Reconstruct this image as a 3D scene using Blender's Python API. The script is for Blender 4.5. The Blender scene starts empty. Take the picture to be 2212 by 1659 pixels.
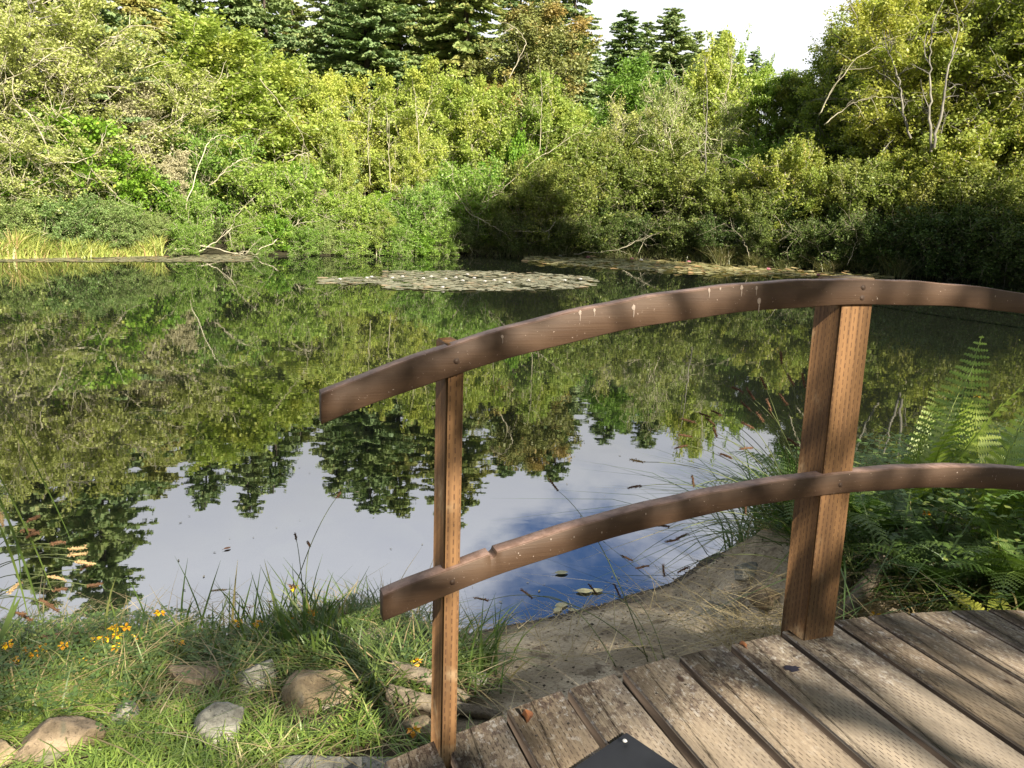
import bpy, math, random
import numpy as np
from mathutils import Matrix, Vector
PI = math.pi
R_ = math.radians
random.seed(7)
scene = bpy.context.scene
COL = scene.collection

# ------------------------------------------------------------------ camera
F_PX, CAM_H = 1789.0, 1.55
PITCH, ROLL = R_(11.5), R_(1.86)
fwd = np.array([0, math.cos(PITCH), -math.sin(PITCH)])
up0 = np.array([0, math.sin(PITCH), math.cos(PITCH)])
rt0 = np.array([1.0, 0, 0])
c_rt = rt0 * math.cos(ROLL) + up0 * math.sin(ROLL)
c_up = -rt0 * math.sin(ROLL) + up0 * math.cos(ROLL)
CAM = np.array([0, 0, CAM_H])
cam_d = bpy.data.cameras.new('camera')
cam_d.sensor_width = 36
cam_d.lens = 36 * F_PX / 2212
cam_d.clip_start = 0.05
cam_d.clip_end = 2000
cam = bpy.data.objects.new('camera', cam_d)
COL.objects.link(cam)
cam.matrix_world = Matrix(((c_rt[0], c_up[0], -fwd[0], 0), (c_rt[1], c_up[1], -fwd[1], 0),
                           (c_rt[2], c_up[2], -fwd[2], CAM_H), (0, 0, 0, 1)))
scene.camera = cam

# ------------------------------------------------------------------ sun, sky, exposure
SUN_AZ, SUN_EL = R_(150), R_(29)          # azimuth clockwise from the view direction (+Y)
SUN = np.array([math.sin(SUN_AZ) * math.cos(SUN_EL), math.cos(SUN_AZ) * math.cos(SUN_EL), math.sin(SUN_EL)])
sl = bpy.data.lights.new('sun', 'SUN')
sl.energy = 5.0
sl.angle = R_(0.53)
sl.color = (1.0, 0.90, 0.74)
so = bpy.data.objects.new('sun', sl)
COL.objects.link(so)
so.rotation_euler = Vector(SUN).to_track_quat('Z', 'Y').to_euler()
scene.view_settings.view_transform = 'Standard'
scene.view_settings.look = 'None'
scene.view_settings.exposure = 1.27
scene.view_settings.gamma = 1.0
scene.cycles.max_bounces = 5
scene.cycles.diffuse_bounces = 2
scene.cycles.glossy_bounces = 3
scene.cycles.transmission_bounces = 2

def node(nt, typ, **kw):
    n = nt.nodes.new(typ)
    for k, v in kw.items():
        setattr(n, k, v)
    return n

def M(nt, op, a, b=None, c=None, clamp=False):
    n = nt.nodes.new('ShaderNodeMath')
    n.operation = op
    n.use_clamp = clamp
    for i, s in enumerate((a, b, c)):
        if s is None:
            continue
        if isinstance(s, (int, float)):
            n.inputs[i].default_value = s
        else:
            nt.links.new(s, n.inputs[i])
    return n.outputs[0]

def mixc(nt, fac, a, b, mode='MIX'):
    n = nt.nodes.new('ShaderNodeMix')
    n.data_type = 'RGBA'
    n.blend_type = mode
    for i, s in ((0, fac), (6, a), (7, b)):
        if isinstance(s, (int, float)):
            n.inputs[i].default_value = s
        elif isinstance(s, tuple):
            n.inputs[i].default_value = (s[0], s[1], s[2], 1)
        else:
            nt.links.new(s, n.inputs[i])
    return n.outputs[2]

def noise(nt, vec, scale, detail=3, rough=0.55, dist=0.0):
    n = nt.nodes.new('ShaderNodeTexNoise')
    n.inputs['Scale'].default_value = scale
    n.inputs['Detail'].default_value = detail
    n.inputs['Roughness'].default_value = rough
    n.inputs['Distortion'].default_value = dist
    if vec is not None:
        nt.links.new(vec, n.inputs['Vector'])
    return n.outputs['Fac']

def mapr(nt, v, a, b, c=0.0, d=1.0, smooth=True):
    n = nt.nodes.new('ShaderNodeMapRange')
    n.interpolation_type = 'SMOOTHSTEP' if smooth else 'LINEAR'
    nt.links.new(v, n.inputs[0])
    for i, x in ((1, a), (2, b), (3, c), (4, d)):
        n.inputs[i].default_value = x
    return n.outputs[0]

def scalev(nt, vec, s, loc=(0, 0, 0)):
    n = nt.nodes.new('ShaderNodeMapping')
    n.inputs['Scale'].default_value = s
    n.inputs['Location'].default_value = loc
    nt.links.new(vec, n.inputs['Vector'])
    return n.outputs[0]

def ray(px, py):
    return fwd + c_rt * (px - 1106) / F_PX - c_up * (py - 829.5) / F_PX

def on_z(px, py, z=0.0):
    d = ray(px, py)
    return CAM + d * ((z - CAM_H) / d[2])

def at_dist(px, py, dist):
    d = ray(px, py)
    return CAM + d * (dist / math.hypot(d[0], d[1]))

world = bpy.data.worlds.new('World')
scene.world = world
world.use_nodes = True
wt = world.node_tree
wt.nodes.clear()
sky = node(wt, 'ShaderNodeTexSky', sky_type='NISHITA', sun_disc=False)
sky.sun_elevation = SUN_EL
sky.sun_rotation = SUN_AZ
sky.air_density = 1.0
sky.dust_density = 1.0
tc = node(wt, 'ShaderNodeTexCoord')
dirv = tc.outputs['Generated']
sep = node(wt, 'ShaderNodeSeparateXYZ')
wt.links.new(dirv, sep.inputs[0])
zc = sep.outputs[2]
n1 = noise(wt, scalev(wt, dirv, (1.0, 1.0, 2.2), (0.3, 0.1, 0.0)), 2.4, 6, 0.55, 0.3)
n2 = noise(wt, scalev(wt, dirv, (1.0, 1.0, 2.0)), 7.0, 5, 0.6, 0.2)
# the deep blue opening in the cloud, where the pond reflects it
hd = ray(1290, 1330)
hd = hd / np.linalg.norm(hd)
hd[2] = -hd[2]
dt = node(wt, 'ShaderNodeVectorMath', operation='DISTANCE')
dst_in = scalev(wt, dirv, (1, 1, 1))
wt.links.new(dst_in, dt.inputs[0])
dt.inputs[1].default_value = tuple(hd)
hole = M(wt, 'ADD', dt.outputs['Value'], M(wt, 'MULTIPLY', M(wt, 'SUBTRACT', n2, 0.5), 0.30))
hole = mapr(wt, hole, 0.07, 0.19)
cover = mapr(wt, n1, 0.22, 0.44)
low = mapr(wt, zc, 0.34, 0.18)
front = mapr(wt, sep.outputs[1], -0.1, 0.5)
cover = M(wt, 'MAXIMUM', M(wt, 'MULTIPLY', cover, M(wt, 'MULTIPLY_ADD', front, 0.6, 0.3)), M(wt, 'MULTIPLY', low, 0.9))
hd2 = ray(560, 1200)
hd2 = hd2 / np.linalg.norm(hd2)
hd2[2] = -hd2[2]
dt2 = node(wt, 'ShaderNodeVectorMath', operation='DISTANCE')
wt.links.new(dst_in, dt2.inputs[0])
dt2.inputs[1].default_value = tuple(hd2)
cover = M(wt, 'MAXIMUM', cover, M(wt, 'MULTIPLY', mapr(wt, dt2.outputs['Value'], 0.5, 0.1), 0.9))
cover = M(wt, 'MULTIPLY', cover, hole)
cover = M(wt, 'MULTIPLY', cover, mapr(wt, zc, 0.9, 0.6, 0.35, 1.0))
ccol = mixc(wt, mapr(wt, zc, 0.24, 0.42), (7.4, 7.3, 7.2), (9.8, 9.9, 10.4))
ccol = mixc(wt, M(wt, 'MULTIPLY', mapr(wt, n2, 0.35, 0.7), 0.35), ccol, (7.6, 7.8, 8.9))
back = mapr(wt, sep.outputs[1], 0.2, -0.4)
ccol = mixc(wt, back, ccol, (1.1, 1.2, 1.5))
skyc = mixc(wt, cover, mixc(wt, 1.0, sky.outputs[0], mixc(wt, mapr(wt, dt.outputs['Value'], 0.35, 0.6), (0.50, 0.66, 0.95), (0.62, 0.60, 0.56)), 'MULTIPLY'), ccol)
bg = node(wt, 'ShaderNodeBackground')
bg.inputs['Strength'].default_value = 0.075
wt.links.new(skyc, bg.inputs['Color'])
wo = node(wt, 'ShaderNodeOutputWorld')
wt.links.new(bg.outputs[0], wo.inputs[0])

# ------------------------------------------------------------------ mesh helpers
class MB:
    """collects quads/tris; build() links them as one mesh object"""
    def __init__(s):
        s.v = []; s.q = []; s.t = []; s.qm = []; s.tm = []; s.tint = []; s.n = 0
    def add(s, verts, quads=None, tris=None, tint=0.5, mat=0):
        verts = np.asarray(verts, dtype=np.float64).reshape(-1, 3)
        k = len(verts)
        s.v.append(verts)
        tt = np.asarray(tint, dtype=np.float64)
        s.tint.append(np.full(k, float(tt)) if tt.ndim == 0 else tt)
        if quads is not None and len(quads):
            qa = np.asarray(quads, dtype=np.int64).reshape(-1, 4) + s.n
            s.q.append(qa); s.qm.append(np.full(len(qa), mat))
        if tris is not None and len(tris):
            ta = np.asarray(tris, dtype=np.int64).reshape(-1, 3) + s.n
            s.t.append(ta); s.tm.append(np.full(len(ta), mat))
        s.n += k
    def mesh(s, name, mats, smooth=False):
        me = bpy.data.meshes.new(name)
        v = np.concatenate(s.v)
        q = np.concatenate(s.q) if s.q else np.zeros((0, 4), int)
        t = np.concatenate(s.t) if s.t else np.zeros((0, 3), int)
        me.vertices.add(len(v))
        me.vertices.foreach_set('co', v.astype(np.float32).ravel())
        me.loops.add(q.size + t.size)
        me.loops.foreach_set('vertex_index', np.concatenate([q.ravel(), t.ravel()]).astype(np.int32))
        me.polygons.add(len(q) + len(t))
        ls = np.concatenate([np.arange(len(q)) * 4, q.size + np.arange(len(t)) * 3])
        me.polygons.foreach_set('loop_start', ls.astype(np.int32))
        mi = np.concatenate(s.qm + s.tm) if (s.qm or s.tm) else np.zeros(0)
        me.polygons.foreach_set('material_index', mi.astype(np.int32))
        if smooth:
            me.polygons.foreach_set('use_smooth', np.ones(len(mi), dtype=bool))
        a = me.attributes.new('tint', 'FLOAT', 'POINT')
        a.data.foreach_set('value', np.concatenate(s.tint).astype(np.float32))
        me.update(calc_edges=True)
        for m in (mats if isinstance(mats, (list, tuple)) else [mats]):
            me.materials.append(m)
        return me
    def build(s, name, mats, parent=None, smooth=False, loc=None):
        o = bpy.data.objects.new(name, s.mesh(name, mats, smooth))
        COL.objects.link(o)
        if parent is not None:
            o.parent = parent
        if loc is not None:
            o.location = loc
        return o

def thing(name, label, cat, loc=(0, 0, 0), rz=0.0, group=None, sc=None):
    o = bpy.data.objects.new(name, None)
    COL.objects.link(o)
    o.empty_display_size = 0.1
    o.location = loc
    o.rotation_euler = (0, 0, rz)
    if sc:
        o.scale = sc
    o['label'] = label
    o['category'] = cat
    if group:
        o['group'] = group
    return o

def tag(o, label, cat, group=None, kind=None):
    o['label'] = label
    o['category'] = cat
    if group:
        o['group'] = group
    if kind:
        o['kind'] = kind
    return o

def struct(o):
    o['kind'] = 'structure'
    return o

def copy_tree(o, parent=None):
    c = o.copy()
    COL.objects.link(c)
    c.parent = parent
    for ch in list(o.children):
        copy_tree(ch, c)
    return c

def unit(a):
    a = np.asarray(a, float)
    return a / (np.linalg.norm(a, axis=-1, keepdims=True) + 1e-12)

def tube(mb, pts, rad, n=5, cap=True, tint=0.5, mat=0):
    pts = np.asarray(pts, float)
    k = len(pts)
    rad = np.broadcast_to(np.asarray(rad, float), (k,))
    tan = unit(np.gradient(pts, axis=0))
    ref = np.array([0.31, 0.2, 0.93]) if abs(tan[0][2]) < 0.8 else np.array([1.0, 0.1, 0])
    a = unit(np.cross(tan, ref))
    b = np.cross(tan, a)
    th = np.arange(n) * 2 * PI / n
    ring = pts[:, None, :] + rad[:, None, None] * (np.cos(th)[None, :, None] * a[:, None, :] + np.sin(th)[None, :, None] * b[:, None, :])
    i = np.arange(k - 1)[:, None] * n
    j = np.arange(n)[None, :]
    j2 = (j + 1) % n
    q = np.stack([i + j, i + j2, i + n + j2, i + n + j], -1).reshape(-1, 4)
    verts = ring.reshape(-1, 3)
    tris = None
    if cap:
        verts = np.vstack([verts, pts[0], pts[-1]])
        m = k * n
        tris = [(m, (x + 1) % n, x) for x in range(n)] + [(m + 1, (k - 1) * n + x, (k - 1) * n + (x + 1) % n) for x in range(n)]
    mb.add(verts, q, tris, tint, mat)

def leaf_quads(mb, rng, c, L, W, up=0.5, tint=None, droop=0.0, mat=0):
    """diamond leaves at centres c, random headings with normals biased upward"""
    n = len(c)
    d = rng.normal(size=(n, 3))
    d[:, 2] = d[:, 2] * 0.6 - droop
    d = unit(d)
    nn = rng.normal(size=(n, 3))
    nn[:, 2] = np.abs(nn[:, 2]) + up
    s = unit(np.cross(d, nn))
    l = (L * rng.uniform(0.65, 1.25, n))[:, None]
    w = (W * rng.uniform(0.65, 1.25, n))[:, None]
    nrm = np.cross(s, d)
    p0 = c - d * l * 0.5
    p1 = c + s * w * 0.5 - nrm * w * 0.12
    p2 = c + d * l * 0.5
    p3 = c - s * w * 0.5 - nrm * w * 0.12
    v = np.stack([p0, p1, p2, p3], 1).reshape(-1, 3)
    q = np.arange(n * 4).reshape(-1, 4)
    if tint is None:
        tint = rng.uniform(0, 1, n)
    mb.add(v, q, None, np.repeat(tint, 4), mat)

def blades(mb, rng, root, h, w, lean=0.4, az=None, curve=0.6, tint=None, rows=4, mat=0, azspread=9):
    """grass blades: tapered, bent strips"""
    n = len(root)
    h = np.broadcast_to(h, (n,)); w = np.broadcast_to(w, (n,))
    a = rng.uniform(0, 2 * PI, n) if az is None else az + rng.normal(0, azspread, n)
    d = np.stack([np.cos(a), np.sin(a), np.zeros(n)], 1)
    fa = a + rng.normal(PI / 2, 0.7, n)
    sd = np.stack([np.cos(fa), np.sin(fa), np.zeros(n)], 1)
    ln = np.abs(rng.normal(lean, lean * 0.5, n))
    cv = np.abs(rng.normal(curve, curve * 0.5, n))
    t = np.linspace(0, 1, rows)
    V = np.zeros((n, rows, 2, 3))
    for i, ti in enumerate(t):
        hor = h * (ln * ti + cv * ti ** 2.2)
        ver = h * (ti - 0.45 * cv * ti ** 2.6)
        c = root + d * hor[:, None]
        c[:, 2] = root[:, 2] + ver
        ww = w * (1 - ti ** 2.2) * 0.5 + 0.0003
        V[:, i, 0] = c + sd * ww[:, None]
        V[:, i, 1] = c - sd * ww[:, None]
    base = np.arange(n)[:, None, None] * rows * 2 + np.arange(rows - 1)[None, :, None] * 2
    q = (base + np.array([0, 1, 3, 2])[None, None, :]).reshape(-1, 4)
    if tint is None:
        tint = rng.uniform(0, 1, n)
    mb.add(V.reshape(-1, 3), q, None, np.repeat(tint, rows * 2), mat)

# ------------------------------------------------------------------ materials
def new_mat(name):
    m = bpy.data.materials.new(name)
    m.use_nodes = True
    m.node_tree.nodes.clear()
    return m, m.node_tree

def finish(nt, shader):
    o = node(nt, 'ShaderNodeOutputMaterial')
    nt.links.new(shader, o.inputs[0])

def principled(nt, col, rough=0.7, bump=None, bdist=0.01, spec=0.35):
    p = node(nt, 'ShaderNodeBsdfPrincipled')
    if isinstance(col, tuple):
        p.inputs['Base Color'].default_value = (*col, 1)
    else:
        nt.links.new(col, p.inputs['Base Color'])
    if isinstance(rough, (int, float)):
        p.inputs['Roughness'].default_value = rough
    else:
        nt.links.new(rough, p.inputs['Roughness'])
    p.inputs['Specular IOR Level'].default_value = spec
    if bump is not None:
        b = node(nt, 'ShaderNodeBump')
        b.inputs['Distance'].default_value = bdist
        b.inputs['Strength'].default_value = 1.0
        nt.links.new(bump, b.inputs['Height'])
        nt.links.new(b.outputs[0], p.inputs['Normal'])
    return p.outputs[0]

def leaf_mat(name, c1, c2, c3=None, trans=0.4, gloss=0.05, var=0.25, patch=None, pscale=0.5):
    m, nt = new_mat(name)
    at = node(nt, 'ShaderNodeAttribute', attribute_name='tint')
    oi = node(nt, 'ShaderNodeObjectInfo')
    col = mixc(nt, mapr(nt, at.outputs['Fac'], 0.0, 0.85, smooth=False), c1, c2)
    if c3:
        col = mixc(nt, mapr(nt, at.outputs['Fac'], 0.86, 0.95, smooth=False), col, c3)
    tcx = node(nt, 'ShaderNodeTexCoord')
    big = noise(nt, tcx.outputs['Object'], pscale, 2)
    if patch:
        col = mixc(nt, mapr(nt, big, 0.48, 0.66), col, patch)
    hsv = node(nt, 'ShaderNodeHueSaturation')
    nt.links.new(col, hsv.inputs['Color'])
    nt.links.new(M(nt, 'MULTIPLY_ADD', oi.outputs['Random'], 0.035, 0.4825), hsv.inputs['Hue'])
    nt.links.new(M(nt, 'MULTIPLY_ADD', oi.outputs['Random'], -var, 1 + var / 2), hsv.inputs['Value'])
    c = hsv.outputs[0]
    df = node(nt, 'ShaderNodeBsdfDiffuse')
    tr = node(nt, 'ShaderNodeBsdfTranslucent')
    nt.links.new(c, df.inputs[0])
    nt.links.new(mixc(nt, 1.0, c, (1.15, 1.2, 0.6), 'MULTIPLY'), tr.inputs[0])
    mx = node(nt, 'ShaderNodeMixShader')
    mx.inputs[0].default_value = trans
    nt.links.new(df.outputs[0], mx.inputs[1])
    nt.links.new(tr.outputs[0], mx.inputs[2])
    if gloss > 0:
        gl = node(nt, 'ShaderNodeBsdfGlossy')
        gl.inputs['Roughness'].default_value = 0.45
        gl.inputs['Color'].default_value = (0.8, 0.85, 0.8, 1)
        m2 = node(nt, 'ShaderNodeMixShader')
        m2.inputs[0].default_value = gloss
        nt.links.new(mx.outputs[0], m2.inputs[1])
        nt.links.new(gl.outputs[0], m2.inputs[2])
        mx = m2
    finish(nt, mx.outputs[0])
    return m

def bark_mat(name, c1, c2, scale=3.0):
    m, nt = new_mat(name)
    tcx = node(nt, 'ShaderNodeTexCoord')
    n = noise(nt, scalev(nt, tcx.outputs['Object'], (1, 1, 0.5)), scale, 4, 0.65)
    finish(nt, principled(nt, mixc(nt, mapr(nt, n, 0.35, 0.65), c1, c2), 0.9))
    return m

def plain(name, c, rough=0.7, spec=0.35, var=0.15):
    m, nt = new_mat(name)
    tcx = node(nt, 'ShaderNodeTexCoord')
    n = noise(nt, tcx.outputs['Object'], 40.0, 3)
    d = tuple(x * (1 - var * 2) for x in c)
    finish(nt, principled(nt, mixc(nt, n, d, tuple(min(1, x * (1 + var)) for x in c)), rough, spec=spec))
    return m

ML = {
    'alder': leaf_mat('alder_leaves', (0.25, 0.34, 0.06), (0.46, 0.56, 0.13), (0.64, 0.64, 0.24), trans=.38, gloss=.03, patch=(0.46, 0.50, 0.11)),
    'green': leaf_mat('green_leaves', (0.15, 0.27, 0.045), (0.34, 0.49, 0.10), (0.52, 0.60, 0.18), trans=.38, gloss=.03),
    'bright': leaf_mat('bright_leaves', (0.12, 0.26, 0.025), (0.28, 0.48, 0.06), (0.50, 0.60, 0.10), trans=.38, gloss=.03),
    'lichen': leaf_mat('lichen_leaves', (0.30, 0.36, 0.10), (0.52, 0.57, 0.20), (0.66, 0.66, 0.34), trans=0.35, gloss=.03),
    'grey': leaf_mat('grey_leaves', (0.36, 0.35, 0.20), (0.50, 0.48, 0.30), (0.60, 0.56, 0.40), trans=0.2, gloss=.03),
    'willow': leaf_mat('willow_leaves', (0.16, 0.25, 0.08), (0.34, 0.46, 0.16), (0.54, 0.58, 0.25), trans=.35, gloss=.03),
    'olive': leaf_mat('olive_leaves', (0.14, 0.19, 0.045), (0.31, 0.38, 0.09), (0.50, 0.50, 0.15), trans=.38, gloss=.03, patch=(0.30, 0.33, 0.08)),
    'gold': leaf_mat('golden_leaves', (0.28, 0.33, 0.07), (0.48, 0.50, 0.11), (0.58, 0.45, 0.13), trans=.4, gloss=.03, patch=(0.38, 0.46, 0.10)),
    'autumn': leaf_mat('autumn_leaves', (0.14, 0.21, 0.045), (0.34, 0.43, 0.10), (0.54, 0.50, 0.14), trans=.4, gloss=.03, patch=(0.34, 0.36, 0.08)),
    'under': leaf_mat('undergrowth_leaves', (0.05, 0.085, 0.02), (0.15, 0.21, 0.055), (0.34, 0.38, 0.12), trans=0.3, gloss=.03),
    'spruce': leaf_mat('spruce_needles', (0.16, 0.25, 0.11), (0.31, 0.42, 0.18), (0.44, 0.48, 0.22), trans=0.2, gloss=0.03, patch=(0.34, 0.42, 0.16), pscale=0.3),
    'hemlock': leaf_mat('hemlock_needles', (0.24, 0.31, 0.10), (0.40, 0.46, 0.16), (0.50, 0.46, 0.18), trans=0.2, gloss=0.03, patch=(0.44, 0.41, 0.14), pscale=0.3),
    'cypress': leaf_mat('cypress_sprays', (0.17, 0.20, 0.06), (0.28, 0.30, 0.09), (0.38, 0.27, 0.10), trans=0.15, gloss=0.04, patch=(0.36, 0.26, 0.08), pscale=0.3),
}
BARK_P = bark_mat('pale_bark', (0.30, 0.27, 0.19), (0.60, 0.56, 0.42))
BARK_W = bark_mat('white_bark', (0.12, 0.115, 0.10), (0.34, 0.32, 0.27), 2.0)
BARK_D = bark_mat('dark_bark', (0.045, 0.035, 0.028), (0.11, 0.09, 0.07))
BARK_M = bark_mat('mossy_bark', (0.16, 0.15, 0.10), (0.34, 0.32, 0.20))

# ------------------------------------------------------------------ pond outline and terrain
SHORE = [(-1.78, 2.68), (-1.17, 2.80), (-0.95, 2.72), (-0.7, 2.95), (-0.45, 3.02), (-0.15, 2.85), (0.2, 3.02), (0.45, 3.17), (0.71, 3.33),
         (0.9, 3.6), (1.14, 3.82), (1.6, 4.15), (2.4, 4.5), (3.6, 5.2), (5.5, 7), (10, 10), (16, 15), (18, 22), (16.5, 25.5), (15.28, 25.1),
         (13, 26.6), (10.63, 28.0), (8.0, 31.0), (5.3, 33.6), (2.0, 33.6), (-0.5, 32.4), (-2.02, 31.75), (-5.5, 29.0), (-9.32, 27.4),
         (-11.5, 24.6), (-13.5, 21.8), (-17, 18), (-19, 11), (-12, 5), (-5, 2.9), (-2.6, 2.62)]
SH = np.array(SHORE)

def shore_dist(x, y):
    """signed distance to the waterline: positive on land"""
    x = np.asarray(x, float); y = np.asarray(y, float)
    best = np.full(x.shape, 1e9)
    inside = np.zeros(x.shape, bool)
    for i in range(len(SH)):
        a = SH[i]; b = SH[(i + 1) % len(SH)]
        ab = b - a
        t = np.clip(((x - a[0]) * ab[0] + (y - a[1]) * ab[1]) / (ab @ ab), 0, 1)
        d = np.hypot(x - a[0] - t * ab[0], y - a[1] - t * ab[1])
        best = np.minimum(best, d)
        cond = (a[1] > y) != (b[1] > y)
        with np.errstate(divide='ignore', invalid='ignore'):
            xi = (b[0] - a[0]) * (y - a[1]) / (b[1] - a[1] + 1e-12) + a[0]
        inside ^= cond & (x < xi)
    return np.where(inside, -best, best)

def wob(x, y, s=1.0):
    return (np.sin(x * 3.1 * s + 1.3) * np.cos(y * 2.7 * s + .4) + 0.6 * np.sin(x * 7.3 * s + y * 5.1 * s) + 0.4 * np.cos(x * 13.7 * s - y * 11.3 * s + 2) + 0.3 * np.sin(x * 23 * s + y * 29 * s))

def ground_z(x, y):
    x = np.asarray(x, float); y = np.asarray(y, float)
    d = shore_dist(x, y)
    near = y < 9
    dd = np.maximum(d, 0)
    zn = 0.31 * (1 - np.exp(-dd / 0.5)) + 0.012 * wob(x, y) * np.clip(dd * 3, 0, 1)
    zn = zn + 0.17 * np.exp(-(((x - 0.98) / 0.17) ** 2 + ((y - 2.78) / 0.42) ** 2)) + 0.10 * np.exp(-(((x - 1.5) / 0.6) ** 2 + ((y - 2.9) / 0.5) ** 2))
    zn = zn + 0.02 * wob(x, y, 2.3) * np.exp(-(((x - 0.95) / 0.4) ** 2 + ((y - 2.9) / 0.6) ** 2))
    zf = 0.25 * (1 - np.exp(-dd / 1.2)) + 0.15 * np.minimum(dd, 45) + 0.15 * wob(x * .15, y * .15)
    z = np.where(near, zn, zf)
    bl = np.clip((y - 6) / 6, 0, 1)
    z = zn * (1 - bl) + zf * bl
    return np.where(d < 0, np.maximum(d * 0.35, -1.6) - 0.01, z + 0.006)

def hit_ground(px, py, z0=0.3):
    z = z0
    for _ in range(14):
        p = on_z(px, py, z)
        z = 0.5 * z + 0.5 * float(ground_z(p[0], p[1]))
    p = on_z(px, py, z)
    return np.array([p[0], p[1], float(ground_z(p[0], p[1]))])

def axis(lo, hi, fine_lo, fine_hi, step, grow=1.09):
    xs = list(np.arange(fine_lo, fine_hi, step))
    s = step; x = xs[-1]
    while x < hi:
        s *= grow; x += s; xs.append(x)
    s = step; x = xs[0]
    while x > lo:
        s *= grow; x -= s; xs.insert(0, x)
    return np.array(xs)

gx = axis(-260, 260, -2.2, 2.6, 0.03, 1.06)
gy = axis(-160, 320, 1.0, 4.3, 0.03, 1.06)
GX, GY = np.meshgrid(gx, gy)
GZ = ground_z(GX, GY)
mb = MB()
nx, ny = len(gx), len(gy)
ii = (np.arange(ny - 1)[:, None] * nx + np.arange(nx - 1)[None, :]).ravel()
mb.add(np.stack([GX, GY, GZ], -1).reshape(-1, 3), np.stack([ii, ii + 1, ii + nx + 1, ii + nx], 1))
m, nt = new_mat('soil_and_litter')
geo = node(nt, 'ShaderNodeNewGeometry')
pos = geo.outputs['Position']
sx = node(nt, 'ShaderNodeSeparateXYZ'); nt.links.new(pos, sx.inputs[0])
na = noise(nt, pos, 2.6, 5, 0.6)
nb = noise(nt, pos, 14.0, 5, 0.65)
nc = noise(nt, pos, 110.0, 4, 0.75)
sand = mixc(nt, mapr(nt, na, 0.35, 0.6), (0.30, 0.245, 0.165), (0.60, 0.51, 0.37))
sand = mixc(nt, M(nt, 'MULTIPLY', mapr(nt, nb, 0.54, 0.66), .8), sand, (0.13, 0.095, 0.06))
wet = mapr(nt, M(nt, 'ADD', sx.outputs[2], M(nt, 'MULTIPLY', M(nt, 'SUBTRACT', nb, 0.5), 0.25)), 0.15, 0.05)
sand = mixc(nt, mapr(nt, nc, 0.52, 0.62, 0, .55), sand, (0.16, 0.11, 0.065))
sand = mixc(nt, wet, sand, (0.05, 0.042, 0.032))
soil = mixc(nt, nb, (0.05, 0.038, 0.022), (0.17, 0.13, 0.075))
right = mapr(nt, M(nt, 'ADD', sx.outputs[0], M(nt, 'MULTIPLY', M(nt, 'SUBTRACT', na, 0.5), 0.4)), -0.12, 0.05)
col = mixc(nt, right, soil, sand)
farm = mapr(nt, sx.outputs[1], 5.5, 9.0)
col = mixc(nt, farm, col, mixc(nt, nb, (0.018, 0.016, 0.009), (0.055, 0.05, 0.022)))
peb = node(nt, 'ShaderNodeTexVoronoi'); peb.inputs['Scale'].default_value = 70; nt.links.new(pos, peb.inputs['Vector'])
hgt = M(nt, 'ADD', M(nt, 'MULTIPLY', nb, 1.0), M(nt, 'ADD', M(nt, 'MULTIPLY', nc, 0.55), M(nt, 'MULTIPLY', peb.outputs['Distance'], -0.12)))
finish(nt, principled(nt, col, 0.9, hgt, 0.022))
struct(mb.build('ground', m, smooth=True))

# water
mb = MB()
wx = np.linspace(-24, 24, 25); wy = np.linspace(0.6, 40, 21)
WX, WY = np.meshgrid(wx, wy)
ii = (np.arange(20)[:, None] * 25 + np.arange(24)[None, :]).ravel()
mb.add(np.stack([WX, WY, WX * 0], -1).reshape(-1, 3), np.stack([ii, ii + 1, ii + 26, ii + 25], 1))
m, nt = new_mat('pond_water')
geo = node(nt, 'ShaderNodeNewGeometry')
pos = geo.outputs['Position']
h1 = noise(nt, scalev(nt, pos, (1.0, 1.5, 1)), 2.2, 2, 0.5)
h2 = noise(nt, scalev(nt, pos, (1.0, 2.2, 1)), 9.0, 2, 0.5)
hh = M(nt, 'ADD', M(nt, 'MULTIPLY', h1, 0.55), M(nt, 'MULTIPLY', h2, 0.05))
# rings spreading where insects touched the surface
for (rx, ry, rr) in ((640, 805, 0.55), (1300, 1172, 0.09), (730, 1180, 0.10), (190, 690, 1.0)):
    c = on_z(rx, ry)
    dn = node(nt, 'ShaderNodeVectorMath', operation='DISTANCE')
    nt.links.new(pos, dn.inputs[0]); dn.inputs[1].default_value = tuple(c)
    fall = mapr(nt, dn.outputs['Value'], rr, rr * 0.6)
    wv = M(nt, 'SINE', M(nt, 'MULTIPLY', dn.outputs['Value'], 30.0 / rr))
    hh = M(nt, 'ADD', hh, M(nt, 'MULTIPLY', M(nt, 'MULTIPLY', fall, wv), 0.02 * rr * 4))
bp = node(nt, 'ShaderNodeBump'); bp.inputs['Strength'].default_value = 1.0; bp.inputs['Distance'].default_value = 0.0009
nt.links.new(hh, bp.inputs['Height'])
gl = node(nt, 'ShaderNodeBsdfGlossy'); gl.inputs['Roughness'].default_value = 0.012
gl.inputs['Color'].default_value = (0.96, 0.97, 0.98, 1)
nt.links.new(bp.outputs[0], gl.inputs['Normal'])
df = node(nt, 'ShaderNodeBsdfDiffuse'); df.inputs['Color'].default_value = (0.012, 0.015, 0.010, 1)
fr = node(nt, 'ShaderNodeFresnel'); fr.inputs['IOR'].default_value = 3.7
nt.links.new(bp.outputs[0], fr.inputs['Normal'])
mx = node(nt, 'ShaderNodeMixShader')
nt.links.new(fr.outputs[0], mx.inputs[0]); nt.links.new(df.outputs[0], mx.inputs[1]); nt.links.new(gl.outputs[0], mx.inputs[2])
finish(nt, mx.outputs[0])
struct(mb.build('water', m))

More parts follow.
